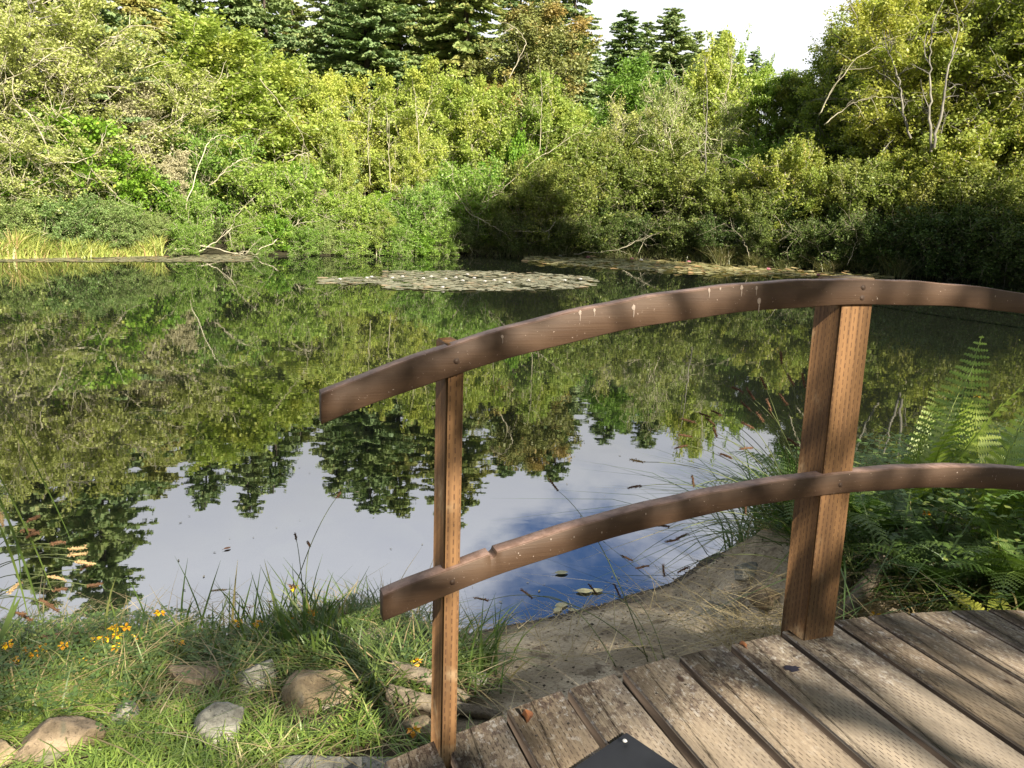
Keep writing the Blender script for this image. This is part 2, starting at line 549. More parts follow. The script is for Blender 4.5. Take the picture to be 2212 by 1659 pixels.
# ------------------------------------------------------------------ footbridge
BA = R_(-19)
bv = np.array([math.sin(BA), math.cos(BA), 0]); bu = np.array([math.cos(BA), -math.sin(BA), 0])
P0 = np.array([0.7245, 1.8427, 0.0])
def B(u, v, z):
    return P0 + bu * u + bv * v + np.array([0, 0, z])
def deck_z(u):
    return -0.1304 * u * u + 0.0349 * u + 0.5643
def deck_s(u):
    return -0.2608 * u + 0.0349
def plane_uz(px, py, vo):
    d = ray(px, py)
    t = ((P0 + bv * vo - CAM) @ bv) / (d @ bv)
    q = CAM + t * d - P0
    return q @ bu, q[2]

def wood(name, kind):
    """kind 'post' or 'deck': pressure treated timber with rows of incision marks; object space is (u, v, z)"""
    m, nt = new_mat(name)
    tcx = node(nt, 'ShaderNodeTexCoord')
    oc = tcx.outputs['Object']
    s = node(nt, 'ShaderNodeSeparateXYZ'); nt.links.new(oc, s.inputs[0])
    at = node(nt, 'ShaderNodeAttribute', attribute_name='tint')
    if kind == 'post':
        across = M(nt, 'ADD', s.outputs[0], s.outputs[1]); along = s.outputs[2]
        pa, pl, dl, wd = 0.0118, 0.0190, 0.60, 0.10
        gs = (55, 55, 2.2)
    else:
        across = s.outputs[0]; along = s.outputs[1]
        pa, pl, dl, wd = 0.0085, 0.0230, 0.55, 0.11
        gs = (70, 2.5, 20)
    ca = M(nt, 'DIVIDE', across, pa)
    wobn = noise(nt, oc, 25.0, 1)
    col_i = M(nt, 'FLOOR', ca)
    fa = M(nt, 'ADD', M(nt, 'FRACT', ca), M(nt, 'MULTIPLY', M(nt, 'SUBTRACT', wobn, 0.5), 0.25))
    par = M(nt, 'MULTIPLY', M(nt, 'FRACT', M(nt, 'MULTIPLY', col_i, 0.5)), 1.0)
    cl = M(nt, 'ADD', M(nt, 'DIVIDE', along, pl), M(nt, 'ADD', par, M(nt, 'MULTIPLY', M(nt, 'SINE', M(nt, 'MULTIPLY', col_i, 12.7)), 0.10)))
    fl = M(nt, 'FRACT', cl)
    dash = M(nt, 'MULTIPLY', M(nt, 'LESS_THAN', M(nt, 'ABSOLUTE', M(nt, 'SUBTRACT', fa, 0.5)), wd), M(nt, 'LESS_THAN', fl, dl))
    grain = noise(nt, scalev(nt, oc, gs), 1.0, 5, 0.65, 0.6)
    blotch = noise(nt, oc, 6.0, 4, 0.6)
    fine = noise(nt, oc, 130.0 if kind == 'deck' else 60.0, 3, 0.7)
    if kind == 'post':
        col = mixc(nt, mapr(nt, grain, 0.3, 0.7), (0.095, 0.048, 0.019), (0.190, 0.100, 0.040))
        col = mixc(nt, mapr(nt, blotch, 0.55, 0.72), col, (0.30, 0.22, 0.13))
        col = mixc(nt, M(nt, 'MULTIPLY', mapr(nt, noise(nt, scalev(nt, oc, (1, 1, .35)), 5.0, 3), 0.5, 0.7), 0.4), col, (0.20, 0.105, 0.045))
        col = mixc(nt, M(nt, 'MULTIPLY', dash, mapr(nt, fine, 0.35, 0.6, 0.35, 0.75)), col, (0.05, 0.022, 0.012))
        chk = noise(nt, scalev(nt, oc, (90, 90, 1.6), (0, 4, 0)), 1.0, 3, .6, .3)
        col = mixc(nt, mapr(nt, chk, 0.68, 0.74, 0, .7), col, (0.045, 0.028, 0.015))
        bumpv = M(nt, 'SUBTRACT', M(nt, 'MULTIPLY', grain, 0.35), dash)
        finish(nt, principled(nt, col, 0.78, bumpv, 0.0018))
    else:
        col = mixc(nt, mapr(nt, grain, 0.3, 0.7), (0.145, 0.108, 0.072), (0.265, 0.205, 0.14))
        col = mixc(nt, mapr(nt, at.outputs['Fac'], 0.0, 1.0, 0.0, 0.55, False), col, (0.30, 0.265, 0.22))
        # dark algae and pale lichen flecks, thickest near the open end of the boards
        edge = mapr(nt, M(nt, 'ADD', s.outputs[1], M(nt, 'MULTIPLY', M(nt, 'SUBTRACT', blotch, 0.5), 0.55)), -0.34, 0.04)
        dark = M(nt, 'MULTIPLY', mapr(nt, noise(nt, scalev(nt, oc, (1, .55, 1)), 60.0, 5, 0.75), 0.47, 0.56), M(nt, 'MULTIPLY_ADD', edge, 0.62, 0.08))
        dark = M(nt, 'MULTIPLY', dark, mapr(nt, blotch, 0.34, 0.55, 0.25, 1.0))
        col = mixc(nt, dark, col, (0.055, 0.032, 0.028))
        pale = M(nt, 'MULTIPLY', mapr(nt, noise(nt, scalev(nt, oc, (1, .6, 1), (3, 1, 0)), 75.0, 4, 0.7), 0.54, 0.64), M(nt, 'MULTIPLY_ADD', edge, 0.6, 0.08))
        col = mixc(nt, pale, col, (0.46, 0.44, 0.41))
        knot = node(nt, 'ShaderNodeTexVoronoi'); knot.inputs['Scale'].default_value = 7.0
        nt.links.new(scalev(nt, oc, (1.2, .6, .2)), knot.inputs['Vector'])
        col = mixc(nt, mapr(nt, knot.outputs['Distance'], 0.075, 0.04), col, (0.05, 0.028, 0.018))
        dm = M(nt, 'MULTIPLY', dash, mapr(nt, noise(nt, oc, 22.0, 3, .6), 0.38, 0.6, 0.12, 0.75))
        col = mixc(nt, dm, col, (0.04, 0.026, 0.02))
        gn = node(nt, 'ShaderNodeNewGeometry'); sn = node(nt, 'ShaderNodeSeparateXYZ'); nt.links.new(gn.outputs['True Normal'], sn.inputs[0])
        col = mixc(nt, mapr(nt, sn.outputs[2], 0.6, 0.35), col, (0.055, 0.04, 0.03))  # darker board sides: damp dirt, with the shade of the gaps put into the colour
        bumpv = M(nt, 'SUBTRACT', M(nt, 'MULTIPLY', grain, 0.6), M(nt, 'MULTIPLY', dash, 0.8))
        finish(nt, principled(nt, col, 0.85, bumpv, 0.0022))
    return m

def paint_mat():
    m, nt = new_mat('brown_paint')
    tcx = node(nt, 'ShaderNodeTexCoord'); oc = tcx.outputs['Object']
    n = noise(nt, scalev(nt, oc, (1.5, 3, 40)), 2.0, 4)
    f = noise(nt, oc, 220.0, 2)
    col = mixc(nt, mapr(nt, n, 0.3, 0.7), (0.056, 0.032, 0.019), (0.070, 0.041, 0.024))
    col = mixc(nt, mapr(nt, noise(nt, oc, 5, 3), 0.5, 0.7, 0, .5), col, (0.10, 0.065, 0.042))
    col = mixc(nt, mapr(nt, f, 0.71, 0.78), col, (0.35, 0.28, 0.24))
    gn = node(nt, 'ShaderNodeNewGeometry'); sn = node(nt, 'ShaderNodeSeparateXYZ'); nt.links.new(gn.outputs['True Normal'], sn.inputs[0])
    col = mixc(nt, mapr(nt, sn.outputs[2], 0.6, 0.85), col, mixc(nt, mapr(nt, noise(nt, oc, 30, 4, .7), .35, .65), (0.27, 0.18, 0.145), (0.15, 0.092, 0.068)))  # paler upward faces: sun fading plus sky light put into the colour
    chip = mapr(nt, noise(nt, scalev(nt, oc, (1, 1, 2.5)), 45.0, 4, .7), .68, .74)
    col = mixc(nt, M(nt, 'MULTIPLY', chip, .6), col, (0.05, 0.028, 0.02))
    rgr = noise(nt, scalev(nt, oc, (4, 4, 160)), 2.0, 4, .6)
    col = mixc(nt, mapr(nt, rgr, .55, .75, 0, .35), col, (0.055, 0.03, 0.02))
    finish(nt, principled(nt, col, 0.62, M(nt, 'ADD', rgr, M(nt, 'MULTIPLY', f, .3)), 0.0007, 0.3))
    return m

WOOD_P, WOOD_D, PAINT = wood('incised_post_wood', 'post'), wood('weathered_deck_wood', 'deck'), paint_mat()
bridge = thing('footbridge', 'arched wooden footbridge with weathered deck boards and brown painted curved rails', 'bridge', tuple(P0))
bridge.rotation_euler = (0, 0, -BA)          # local axes: x along the rail, y along the boards

def bevel_box(mb, x0, x1, y0, y1, z0, z1, b=0.004, tint=0.5, top=None, mat=0):
    """box with chamfered edges along every vertical/horizontal rim; top(x) gives an arched offset"""
    vs = []; X = (x0, x1); Y = (y0, y1); Z = (z0, z1)
    idx = {}
    for i in (0, 1):
        for j in (0, 1):
            for k in (0, 1):
                sx_, sy_, sz_ = (1 - 2 * i), (1 - 2 * j), (1 - 2 * k)
                for ax in range(3):
                    p = [X[i] + sx_ * b, Y[j] + sy_ * b, Z[k] + sz_ * b]
                    p[ax] = (X[i], Y[j], Z[k])[ax]
                    idx[(i, j, k, ax)] = len(vs)
                    vs.append(p)
    q = []; t = []
    for ax in range(3):
        for s in (0, 1):
            o = [a for a in range(3) if a != ax]
            def g(a, b_):
                key = [0, 0, 0]; key[ax] = s; key[o[0]] = a; key[o[1]] = b_
                return idx[(*key, ax)]
            f = [g(0, 0), g(1, 0), g(1, 1), g(0, 1)]
            q.append(f)
    for a in range(3):          # edges parallel to axis a
        o = [x for x in range(3) if x != a]
        for s0 in (0, 1):
            for s1 in (0, 1):
                k0 = [0, 0, 0]; k0[o[0]] = s0; k0[o[1]] = s1
                k1 = list(k0); k1[a] = 1
                q.append([idx[(*k0, o[0])], idx[(*k1, o[0])], idx[(*k1, o[1])], idx[(*k0, o[1])]])
    for i in (0, 1):
        for j in (0, 1):
            for k in (0, 1):
                t.append([idx[(i, j, k, 0)], idx[(i, j, k, 1)], idx[(i, j, k, 2)]])
    vs = np.array(vs)
    if top:
        vs[:, 2] += np.array([top(x, y) for x, y in vs[:, :2]])
    mb.add(vs, q, t, tint, mat)

rb = random.Random(3)
edges_u = [(-1.165, -1.018), (-1.008, -0.893), (-0.877, -0.744), (-0.733, -0.600), (-0.589, -0.468), (-0.452, -0.320), (-0.308, -0.184), (-0.172, -0.034),
           (-0.022, 0.131), (0.141, 0.243), (0.248, 0.373), (0.382, 0.514), (0.523, 0.652), (0.663, 0.79), (0.80, 0.93), (0.94, 1.07), (1.08, 1.2), (1.21, 1.34), (1.35, 1.48)]
for k, (a, b) in enumerate(edges_u):
    mb = MB()
    mid = (a + b) / 2
    e = 0.06 + rb.uniform(-.008, .008)
    if abs(mid + 0.1) < 0.05: e = 0.05
    zc_, sl_ = deck_z(mid), deck_s(mid)
    tw = rb.uniform(-.003, .003)
    bevel_box(mb, a + 0.0018, b - 0.0018, -1.36 + rb.uniform(-.01, .01), e, -0.038, 0.0, 0.0035, rb.random(),
              lambda x, y: zc_ + sl_ * (x - mid) + tw * y)
    # nail or screw heads
    for vv in (-0.05, -0.72, -1.3):
        for uu in (a + 0.03, b - 0.03):
            tube(mb, [(uu, vv, zc_ + sl_ * (uu - mid) - 0.002), (uu, vv, zc_ + sl_ * (uu - mid) + 0.0004)], 0.0035, 8, True, 0.1, 1)
    # the post is notched into the board under it: boards simply butt against its faces
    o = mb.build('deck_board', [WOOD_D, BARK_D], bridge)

def rail(name, top_px, bot_px, extend, nick=None):
    tp = np.array([plane_uz(x, y, -0.012) for x, y in top_px]); bp_ = np.array([plane_uz(x, y, -0.012) for x, y in bot_px])
    ct = np.polyfit(tp[:, 0], tp[:, 1], 3); cb = np.polyfit(bp_[:, 0], bp_[:, 1], 3)
    c2t = np.polyfit(tp[:, 0], tp[:, 1], 2); c2b = np.polyfit(bp_[:, 0], bp_[:, 1], 2)
    u0 = tp[0, 0]
    us = sorted(set(list(np.linspace(u0, extend, 90)) + ([nick - 0.008, nick - 0.0065, nick, nick + .005, nick + .007] if nick else [])))
    mb = MB(); b = 0.0022
    V = []
    for uu in us:
        w = np.clip((uu - 0.3) / 0.4, 0, 1)
        zt = np.polyval(ct, uu) * (1 - w) + np.polyval(c2t, uu) * w
        zb = np.polyval(cb, uu) * (1 - w) + np.polyval(c2b, uu) * w
        zt += 0.0008 * math.sin(uu * 37); zb += 0.001 * math.sin(uu * 23 + 1)
        if nick and abs(uu - nick) < 0.0068:
            zt -= 0.010 if uu <= nick else 0.006
        y0, y1 = -0.012, 0.026
        V += [(uu, y0, zb + b), (uu, y0 + b, zb), (uu, y1 - b, zb), (uu, y1, zb + b), (uu, y1, zt - b), (uu, y1 - b, zt), (uu, y0 + b, zt), (uu, y0, zt - b)]
    n = len(us)
    i = np.arange(n - 1)[:, None] * 8; j = np.arange(8)[None, :]; j2 = (j + 1) % 8
    q = np.stack([i + j, i + j2, i + 8 + j2, i + 8 + j], -1).reshape(-1, 4)
    t = [(0, x + 1, x) for x in range(1, 7)] + [((n - 1) * 8, (n - 1) * 8 + x, (n - 1) * 8 + x + 1) for x in range(1, 7)]
    mb.add(V, q, t)
    ob = (np.polyval(ct, 0), np.polyval(cb, 0))
    return mb, ct, cb

tpx = [(694,854),(846,790),(970,747),(1057,719),(1179,688),(1283,667),(1426,642),(1444,634),(1559,619),(1756,604),(1861,603),(2034,612),(2212,632)]
bpx = [(693,919),(849,854),(957,823),(1005,804),(1109,771),(1234,741),(1426,700),(1444,696),(1559,682),(1687,667),(1809,658),(1965,660),(2104,667),(2212,675)]
lpx = [(828,1295),(957,1234),(995,1215),(1066,1191),(1080,1189),(1189,1156),(1311,1125),(1426,1097),(1444,1085),(1579,1057),(1739,1033),(1781,1029),(1861,1017),(1965,1010),(2069,1008),(2212,1014)]
lbx = [(828,1339),(852,1336),(936,1300),(995,1276),(1144,1220),(1283,1177),(1401,1145),(1444,1129),(1583,1100),(1666,1083),(1767,1075),(1826,1066),(1965,1056),(2069,1057),(2212,1059)]
DROP = plain('dried_droppings', (0.33, 0.27, 0.23), 0.9, var=.3)
RUST = plain('rusty_steel', (0.05, 0.03, 0.02), 0.6)

def splat(mb, uu, z, w, h, seed, mat=1, y=-0.0126):
    rg = random.Random(seed)
    n = 10
    ring = [(uu + w * math.cos(a) * rg.uniform(.6, 1.1), y, z + h * math.sin(a) * rg.uniform(.7, 1.1)) for a in [i * 2 * PI / n for i in range(n)]]
    mb.add(ring + [(uu, y - 0.0012, z)], None, [(i, (i + 1) % n, n) for i in range(n)], 0.5, mat)
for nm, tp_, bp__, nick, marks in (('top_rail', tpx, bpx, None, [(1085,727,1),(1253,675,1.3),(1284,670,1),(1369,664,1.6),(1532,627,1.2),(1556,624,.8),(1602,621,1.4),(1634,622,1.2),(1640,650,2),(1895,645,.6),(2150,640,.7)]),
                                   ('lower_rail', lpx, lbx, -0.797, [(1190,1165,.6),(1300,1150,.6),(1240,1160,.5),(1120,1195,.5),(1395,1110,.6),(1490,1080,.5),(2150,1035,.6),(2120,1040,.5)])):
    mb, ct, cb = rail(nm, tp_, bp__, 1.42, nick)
    for i, (x, y, s) in enumerate(marks):
        uu, zz = plane_uz(x, y, -0.0125)
        splat(mb, uu, zz, 0.0028 * s, 0.0042 * s, i)
        if s > .9:
            splat(mb, uu + .001, zz - .008 * s, 0.0008 * s, 0.006 * s, i + 50)
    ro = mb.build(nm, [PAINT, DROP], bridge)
    # screw heads where the rail meets each post
    for uu in (-0.883, 0.045, 1.2):
        for f in ((0.3, 0.72) if nm == 'top_rail' and uu > 0 else (0.55,)):
            zt, zb = np.polyval(ct, min(uu, .6)), np.polyval(cb, min(uu, .6))
            if uu > 1: zt, zb = (1.235, 1.18) if nm == 'top_rail' else (.83, .78)
            sc = MB()
            z = zt + (zb - zt) * f
            tube(sc, [(uu, -0.0105, z), (uu, -0.0132, z)], 0.0055, 8)
            splat(sc, uu + .001, z, 0.008, 0.007, int(f * 100), 0, -0.0123)
            sc.build('screw', RUST, ro)

def post(u0, u1, v0, v1, z0, z1, seed, skew=0.004):
    mb = MB()
    rg = random.Random(seed)
    bevel_box(mb, u0, u1, v0, v1, z0, z1, 0.0035, 0.5, lambda x, y: skew * (x - u0) / .09 if True else 0)
    return mb.build('post', WOOD_P, bridge)
post(0.0, 0.089, 0.0, 0.089, -0.3, 1.435, 1)
# each post front is cut back behind the rails; the slim end post stands taller than its rail
post(-0.899, -0.864, 0.0, 0.089, -0.2, 1.306, 2, 0.006)
post(1.16, 1.249, 0.0, 0.089, -0.3, 1.23, 3)
# arched beams that carry the boards
for vv in (0.0, -0.66, -1.30):
    mb = MB()
    us = np.linspace(-1.15, 1.5, 30); V = []
    for uu in us:
        z = deck_z(uu) - 0.041
        V += [(uu, vv - 0.045, z - 0.14), (uu, vv - 0.007, z - 0.14), (uu, vv - 0.007, z), (uu, vv - 0.045, z)]
    i = np.arange(29)[:, None] * 4; j = np.arange(4)[None, :]; j2 = (j + 1) % 4
    q = np.stack([i + j, i + j2, i + 4 + j2, i + 4 + j], -1).reshape(-1, 4)
    mb.add(V, np.vstack([q, [[3, 2, 1, 0]], [[116, 117, 118, 119]]]))
    mb.build('beam', WOOD_P, bridge)

# a small blue-black blot dried on a board left of the right post
mb = MB(); sp = on_z(1712, 1438, .567); rg_ = random.Random(4); n_ = 22
sq = np.array([(sp - P0) @ bu, (sp - P0) @ bv])
ring = []
for i_ in range(n_):
    a_ = i_ * 2 * PI / n_; r_ = rg_.uniform(.45, 1.15)
    u_, v_ = sq[0] + math.cos(a_) * .026 * r_, sq[1] + math.sin(a_) * .014 * r_
    ring.append((u_, v_, deck_z(u_) + .0016))
mb.add(ring + [(sq[0], sq[1], deck_z(sq[0]) + .0018)], None, [(i_, (i_ + 1) % n_, n_) for i_ in range(n_)])
mb.build('stain', plain('blue_black_stain', (.018, .016, .03), .8), bridge)
# ribbed rubber mat nailed to the boards
mat0 = np.array([0.26, 1.53]); d1 = unit(np.array([-0.81, -0.585])); d2 = np.array([-d1[1], d1[0]]) * 1.0
d2 = np.array([0.585, -0.81])
mt = thing('rubber_mat', 'black ribbed rubber mat corner lying on the deck boards, fixed by a nail', 'mat', (mat0[0], mat0[1], 0.51))
def mat_z(p):
    q = np.array([p[0], p[1], 0]) - P0
    return deck_z(q @ bu)
mb = MB(); NU, NV = 160, 12; V = []
for i in range(NU + 1):
    for j in range(NV + 1):
        p = mat0 + d1 * (0.5 * i / NU) + d2 * (0.5 * j / NV)
        V.append((p[0] - mat0[0], p[1] - mat0[1], mat_z(p) + 0.0065 + (0.0016 if i % 2 else 0) - 0.51))
q = [(i * (NV + 1) + j, (i + 1) * (NV + 1) + j, (i + 1) * (NV + 1) + j + 1, i * (NV + 1) + j + 1) for i in range(NU) for j in range(NV)]
mb.add(V, q)
# skirt
n0 = len(V); rim = [i * (NV + 1) for i in range(NU + 1)] + [NU * (NV + 1) + j for j in range(1, NV + 1)] + [i * (NV + 1) + NV for i in range(NU - 1, -1, -1)] + [j for j in range(NV - 1, 0, -1)]
rv = [V[i] for i in rim]; rl = [(a, b, c - 0.0065) for a, b, c in rv]; k = len(rv)
mb.add(rv + rl, [(i, (i + 1) % k, k + (i + 1) % k, k + i) for i in range(k)])
mb.build('mat_sheet', plain('black_rubber', (0.018, 0.020, 0.024), 0.6), mt)
mb = MB(); pn = np.array([*(on_z(1349, 1608, .51)[:2] - mat0), 0.008])
tube(mb, [pn, pn + (0, 0, .0025)], [0.0055, 0.0035], 10)
mb.build('nail_head', plain('bright_steel', (0.75, 0.75, 0.72), 0.35), mt)

# ------------------------------------------------------------------ tree builders
def curve_pts(rng, p, d, L, n, up=0.0, wig=0.12):
    pts = [np.array(p, float)]
    d = unit(np.array(d, float))
    w = rng.normal(0, wig, (n, 3)); w[:, 2] += up / n
    x, y, z = d; px, py, pz = pts[0]; st = L / n
    out = [(px, py, pz)]
    for a, b, c in w.tolist():
        x += a; y += b; z += c
        l = math.sqrt(x * x + y * y + z * z); x /= l; y /= l; z /= l
        px += x * st; py += y * st; pz += z * st
        out.append((px, py, pz))
    return np.array(out)

def sample_poly(pts, t):
    x = t * (len(pts) - 1); i = min(int(x), len(pts) - 2)
    return pts[i] + (pts[i + 1] - pts[i]) * (x - i)

def broadleaf(seed, H, R, leaves, leaf, mat, bark, stems=2, lo=0.12, nb=26, nsub=6, sig=0.22, spread=0.3, trunk_r=0.09, rnd=0.5, bare=0.0, up=0.5, flat=0.6, twig=0.007, wisp=0):
    """returns (trunk MB, crown MB): stems > limbs > twigs, leaves gathered round the twigs"""
    rng = np.random.default_rng(seed)
    leaf = leaf * 1.6; sig = sig * 0.68; leaves = int(leaves * 0.82); twig = twig * 1.2
    tb, cb = MB(), MB()
    tips = []; wts = []
    for s in range(stems):
        a = rng.uniform(0, 2 * PI)
        off = np.array([math.cos(a), math.sin(a), 0]) * (0.12 if stems > 1 else 0)
        ln = spread * rng.uniform(0.5, 1.2)
        d = np.array([math.cos(a) * ln, math.sin(a) * ln, 1])
        hs = H * (rng.uniform(0.82, 0.97) if s else 0.97)
        tr = curve_pts(rng, off * 1.0 + np.array([0, 0, -0.25]), d, hs + .25, 12, 0.25, 0.07)
        tr[:, 2] *= hs / tr[-1, 2]
        tr[0, 2] = -0.25
        r0 = trunk_r * rng.uniform(0.7, 1.1)
        tube(tb, tr, np.linspace(r0, r0 * 0.12, len(tr)) , 7)
        for b in range(int(nb / stems ** 0.5)):
            t = lo + (1 - lo) * ((b + rng.uniform(0, 1)) / (nb / stems ** 0.5))
            p = sample_poly(tr, min(t, 0.995))
            prof = math.sqrt(max(0.04, 1 - ((t - 0.42) / 0.62) ** 2)) * (0.8 + 0.4 * rng.random())
            L = R * prof * (0.85 if stems > 1 else 1.0)
            aa = b * 2.4 + rng.uniform(-.5, .5)
            el = rng.uniform(0.1, 0.75) + t * 0.5
            dd = np.array([math.cos(aa) * math.cos(el), math.sin(aa) * math.cos(el), math.sin(el)])
            br = curve_pts(rng, p, dd, L, 7, rng.uniform(-.5, .5), 0.15)
            rb_ = r0 * 0.30 * (1 - t * 0.6)
            tube(tb, br, np.linspace(rb_, twig, len(br)), 5, False)
            for k in range(nsub):
                tt = 0.25 + 0.75 * (k + rng.random()) / nsub
                q = sample_poly(br, min(tt, 0.99))
                d2_ = unit(rng.normal(0, 1, 3) + dd * 0.7 + np.array([0, 0, 0.25]))
                sb = curve_pts(rng, q, d2_, L * rng.uniform(0.25, 0.5), 4, rng.uniform(-.6, .3), 0.22)
                tube(tb, sb, np.linspace(twig * 1.3, twig * 0.5, len(sb)), 3, False)
                if rng.random() > bare:
                    tips.append(sb); wts.append(0.06 + rng.random() ** 2.5)
        tips.append(tr[-3:]); wts.append(1)
    wts = np.array(wts) / sum(wts)
    ch = rng.choice(len(tips), leaves, p=wts)
    tv = np.array([rng.uniform(0, 1) for _ in tips])
    T = np.array([t_[np.round(np.linspace(0, len(t_) - 1, 3)).astype(int)] for t_ in tips])
    f = rng.uniform(0, 2, leaves); i0 = np.minimum(f.astype(int), 1); fr_ = (f - i0)[:, None]
    c = T[ch, i0] * (1 - fr_) + T[ch, i0 + 1] * fr_
    c = c + rng.normal(0, sig, (leaves, 3)) * np.array([1, 1, flat])
    c = c[c[:, 2] > 0.02]
    tn = np.clip(tv[ch][:len(c)] * 0.45 + rng.uniform(0, 0.55, len(c)), 0, 1)
    leaf_quads(cb, rng, c, leaf, leaf * 0.66, up, tn)
    for w_ in range(wisp):            # loose flowering shoots poking out of the top
        t_ = tips[int(rng.integers(len(tips)))][-1]
        sb = curve_pts(rng, t_, (rng.normal(0, .3), rng.normal(0, .3), 1), R * rng.uniform(.2, .4), 4, 0.2, .12)
        tube(tb, sb, np.linspace(twig, twig * .5, len(sb)), 3, False)
        cc = np.repeat(sb, 14, 0) + rng.normal(0, .07, (len(sb) * 14, 3))
        leaf_quads(cb, rng, cc, leaf, leaf * .6, up)
    return tb, cb

def conifer(seed, H, R, quality=1.0, droop=0.35):
    rng = np.random.default_rng(seed)
    tb, cb = MB(), MB()
    tr = curve_pts(rng, (0, 0, -.3), (0, 0, 1), H + .3, 14, 0.3, 0.015)
    tube(tb, tr, np.linspace(0.24 * H / 16, 0.02, len(tr)), 8)
    nb = int(H * 17 * quality)
    P, D, LL, WW = [], [], [], []
    for b in range(nb):
        t = 0.06 + 0.93 * ((b + rng.random()) / nb)
        p = sample_poly(tr, t)
        L = R * (1 - t) ** 0.65 * rng.uniform(0.7, 1.12) + 0.3
        a = rng.uniform(0, 2 * PI)
        el = 0.15 + 0.5 * t
        dd = np.array([math.cos(a) * math.cos(el), math.sin(a) * math.cos(el), math.sin(el)])
        n = 6
        br = [p]; d = dd.copy()
        for i in range(n):
            d = unit(d + np.array([0, 0, -droop * (1 if i < 4 else -0.9)]) * 0.45 + rng.normal(0, .05, 3))
            br.append(br[-1] + d * L / n)
        br = np.array(br)
        tube(tb, br, np.linspace(0.03 * (1 - t) + .008, .006, len(br)), 3, False)
        side = unit(np.cross(dd, (0, 0, 1)))
        m_ = int((20 + L * 30) * quality)
        tt = rng.uniform(0.12, 1.0, m_)
        x = tt * n; i0 = np.minimum(x.astype(int), n - 1); f = (x - i0)[:, None]
        q = br[i0] * (1 - f) + br[i0 + 1] * f
        sg = rng.choice([-1, 1], m_)[:, None]
        tl = (0.16 + 0.42 * (1 - tt) * min(1, L / 2)) * rng.uniform(.6, 1.2, m_)
        d3 = unit(side[None] * sg * rng.uniform(.4, 1.1, (m_, 1)) + dd[None] * 0.7 + np.array([0, 0, -1])[None] * rng.uniform(0.1, 0.9, (m_, 1)))
        P.append(q); D.append(d3); LL.append(tl); WW.append(np.full(m_, 0.10))
    P = np.concatenate(P); D = np.concatenate(D); LL = np.concatenate(LL)[:, None]
    n = len(P)
    nn = rng.normal(size=(n, 3)); nn[:, 2] = nn[:, 2] * .6
    s = unit(np.cross(D, nn)); w = (0.06 + 0.15 * LL)
    e = P + D * LL
    v = np.stack([P - s * w * .3, P + D * LL * .45 + s * w, e, P + D * LL * .45 - s * w], 1)
    v[:, 2, 2] -= LL[:, 0] * .15
    cb.add(v.reshape(-1, 3), np.arange(n * 4).reshape(-1, 4), None, np.repeat(rng.uniform(0, 1, n), 4))
    return tb, cb

PROTO = {}
def proto(key, builder, leafm, bark):
    tb, cb = builder
    PROTO[key] = (tb.mesh('trunk', bark), cb.mesh('crown', leafm), max(float(np.concatenate(cb.v)[:, 2].max()), .1))

BL = broadleaf
proto('alder_a', BL(1, 7.0, 2.3, 30000, .085, 0, 0, stems=4, lo=.24, nb=36, sig=.20, spread=.26, wisp=30), ML['alder'], BARK_P)
proto('alder_b', BL(2, 7.0, 2.5, 30000, .085, 0, 0, stems=5, lo=.26, nb=40, sig=.20, spread=.32, bare=.2, wisp=40), ML['alder'], BARK_P)
proto('alder_c', BL(3, 7.0, 2.6, 26000, .09, 0, 0, stems=3, lo=.15, nb=32, sig=.19, spread=.25, bare=.2, wisp=30), ML['green'], BARK_P)
proto('round_a', BL(4, 7.5, 3.4, 46000, .095, 0, 0, stems=2, lo=.05, nb=46, nsub=7, sig=.27, spread=.16, wisp=50), ML['alder'], BARK_P)
proto('round_b', BL(5, 6.5, 2.8, 34000, .095, 0, 0, stems=1, lo=.10, nb=44, nsub=7, sig=.25, spread=.1), ML['green'], BARK_D)
proto('lichen_a', BL(6, 8.0, 3.6, 40000, .075, 0, 0, stems=3, lo=.08, nb=48, nsub=9, sig=.19, spread=.35, bare=.2, twig=.012), ML['lichen'], BARK_P)
proto('lichen_b', BL(7, 6.0, 3.0, 24000, .07, 0, 0, stems=3, lo=.10, nb=40, nsub=9, sig=.17, spread=.4, bare=.3, twig=.010), ML['lichen'], BARK_P)
proto('greycol', BL(8, 5.0, 1.0, 20000, .06, 0, 0, stems=2, lo=.2, nb=40, nsub=8, sig=.13, spread=.08, twig=.01), ML['grey'], BARK_P)
proto('willow_a', BL(9, 3.0, 2.1, 24000, .07, 0, 0, stems=6, lo=.03, nb=36, nsub=7, sig=.16, spread=.5, trunk_r=.035, wisp=50), ML['willow'], BARK_M)
proto('willow_b', BL(10, 3.0, 2.0, 22000, .075, 0, 0, stems=5, lo=.02, nb=34, nsub=7, sig=.17, spread=.5, trunk_r=.035, bare=.15, wisp=40), ML['green'], BARK_P)
proto('bright_a', BL(11, 3.0, 1.8, 17000, .09, 0, 0, stems=4, lo=.02, nb=30, nsub=7, sig=.17, spread=.4, trunk_r=.03), ML['bright'], BARK_D)
proto('olive_a', BL(12, 3.4, 2.2, 22000, .075, 0, 0, stems=5, lo=.02, nb=36, nsub=7, sig=.17, spread=.4, trunk_r=.035, wisp=40), ML['olive'], BARK_M)
proto('gold_a', BL(13, 4.0, 2.2, 22000, .08, 0, 0, stems=4, lo=.05, nb=36, nsub=7, sig=.18, spread=.3, trunk_r=.035, wisp=40), ML['gold'], BARK_P)
proto('under_a', BL(14, 2.2, 2.0, 18000, .08, 0, 0, stems=6, lo=.0, nb=34, nsub=7, sig=.17, spread=.6, trunk_r=.025, twig=.006), ML['under'], BARK_M)
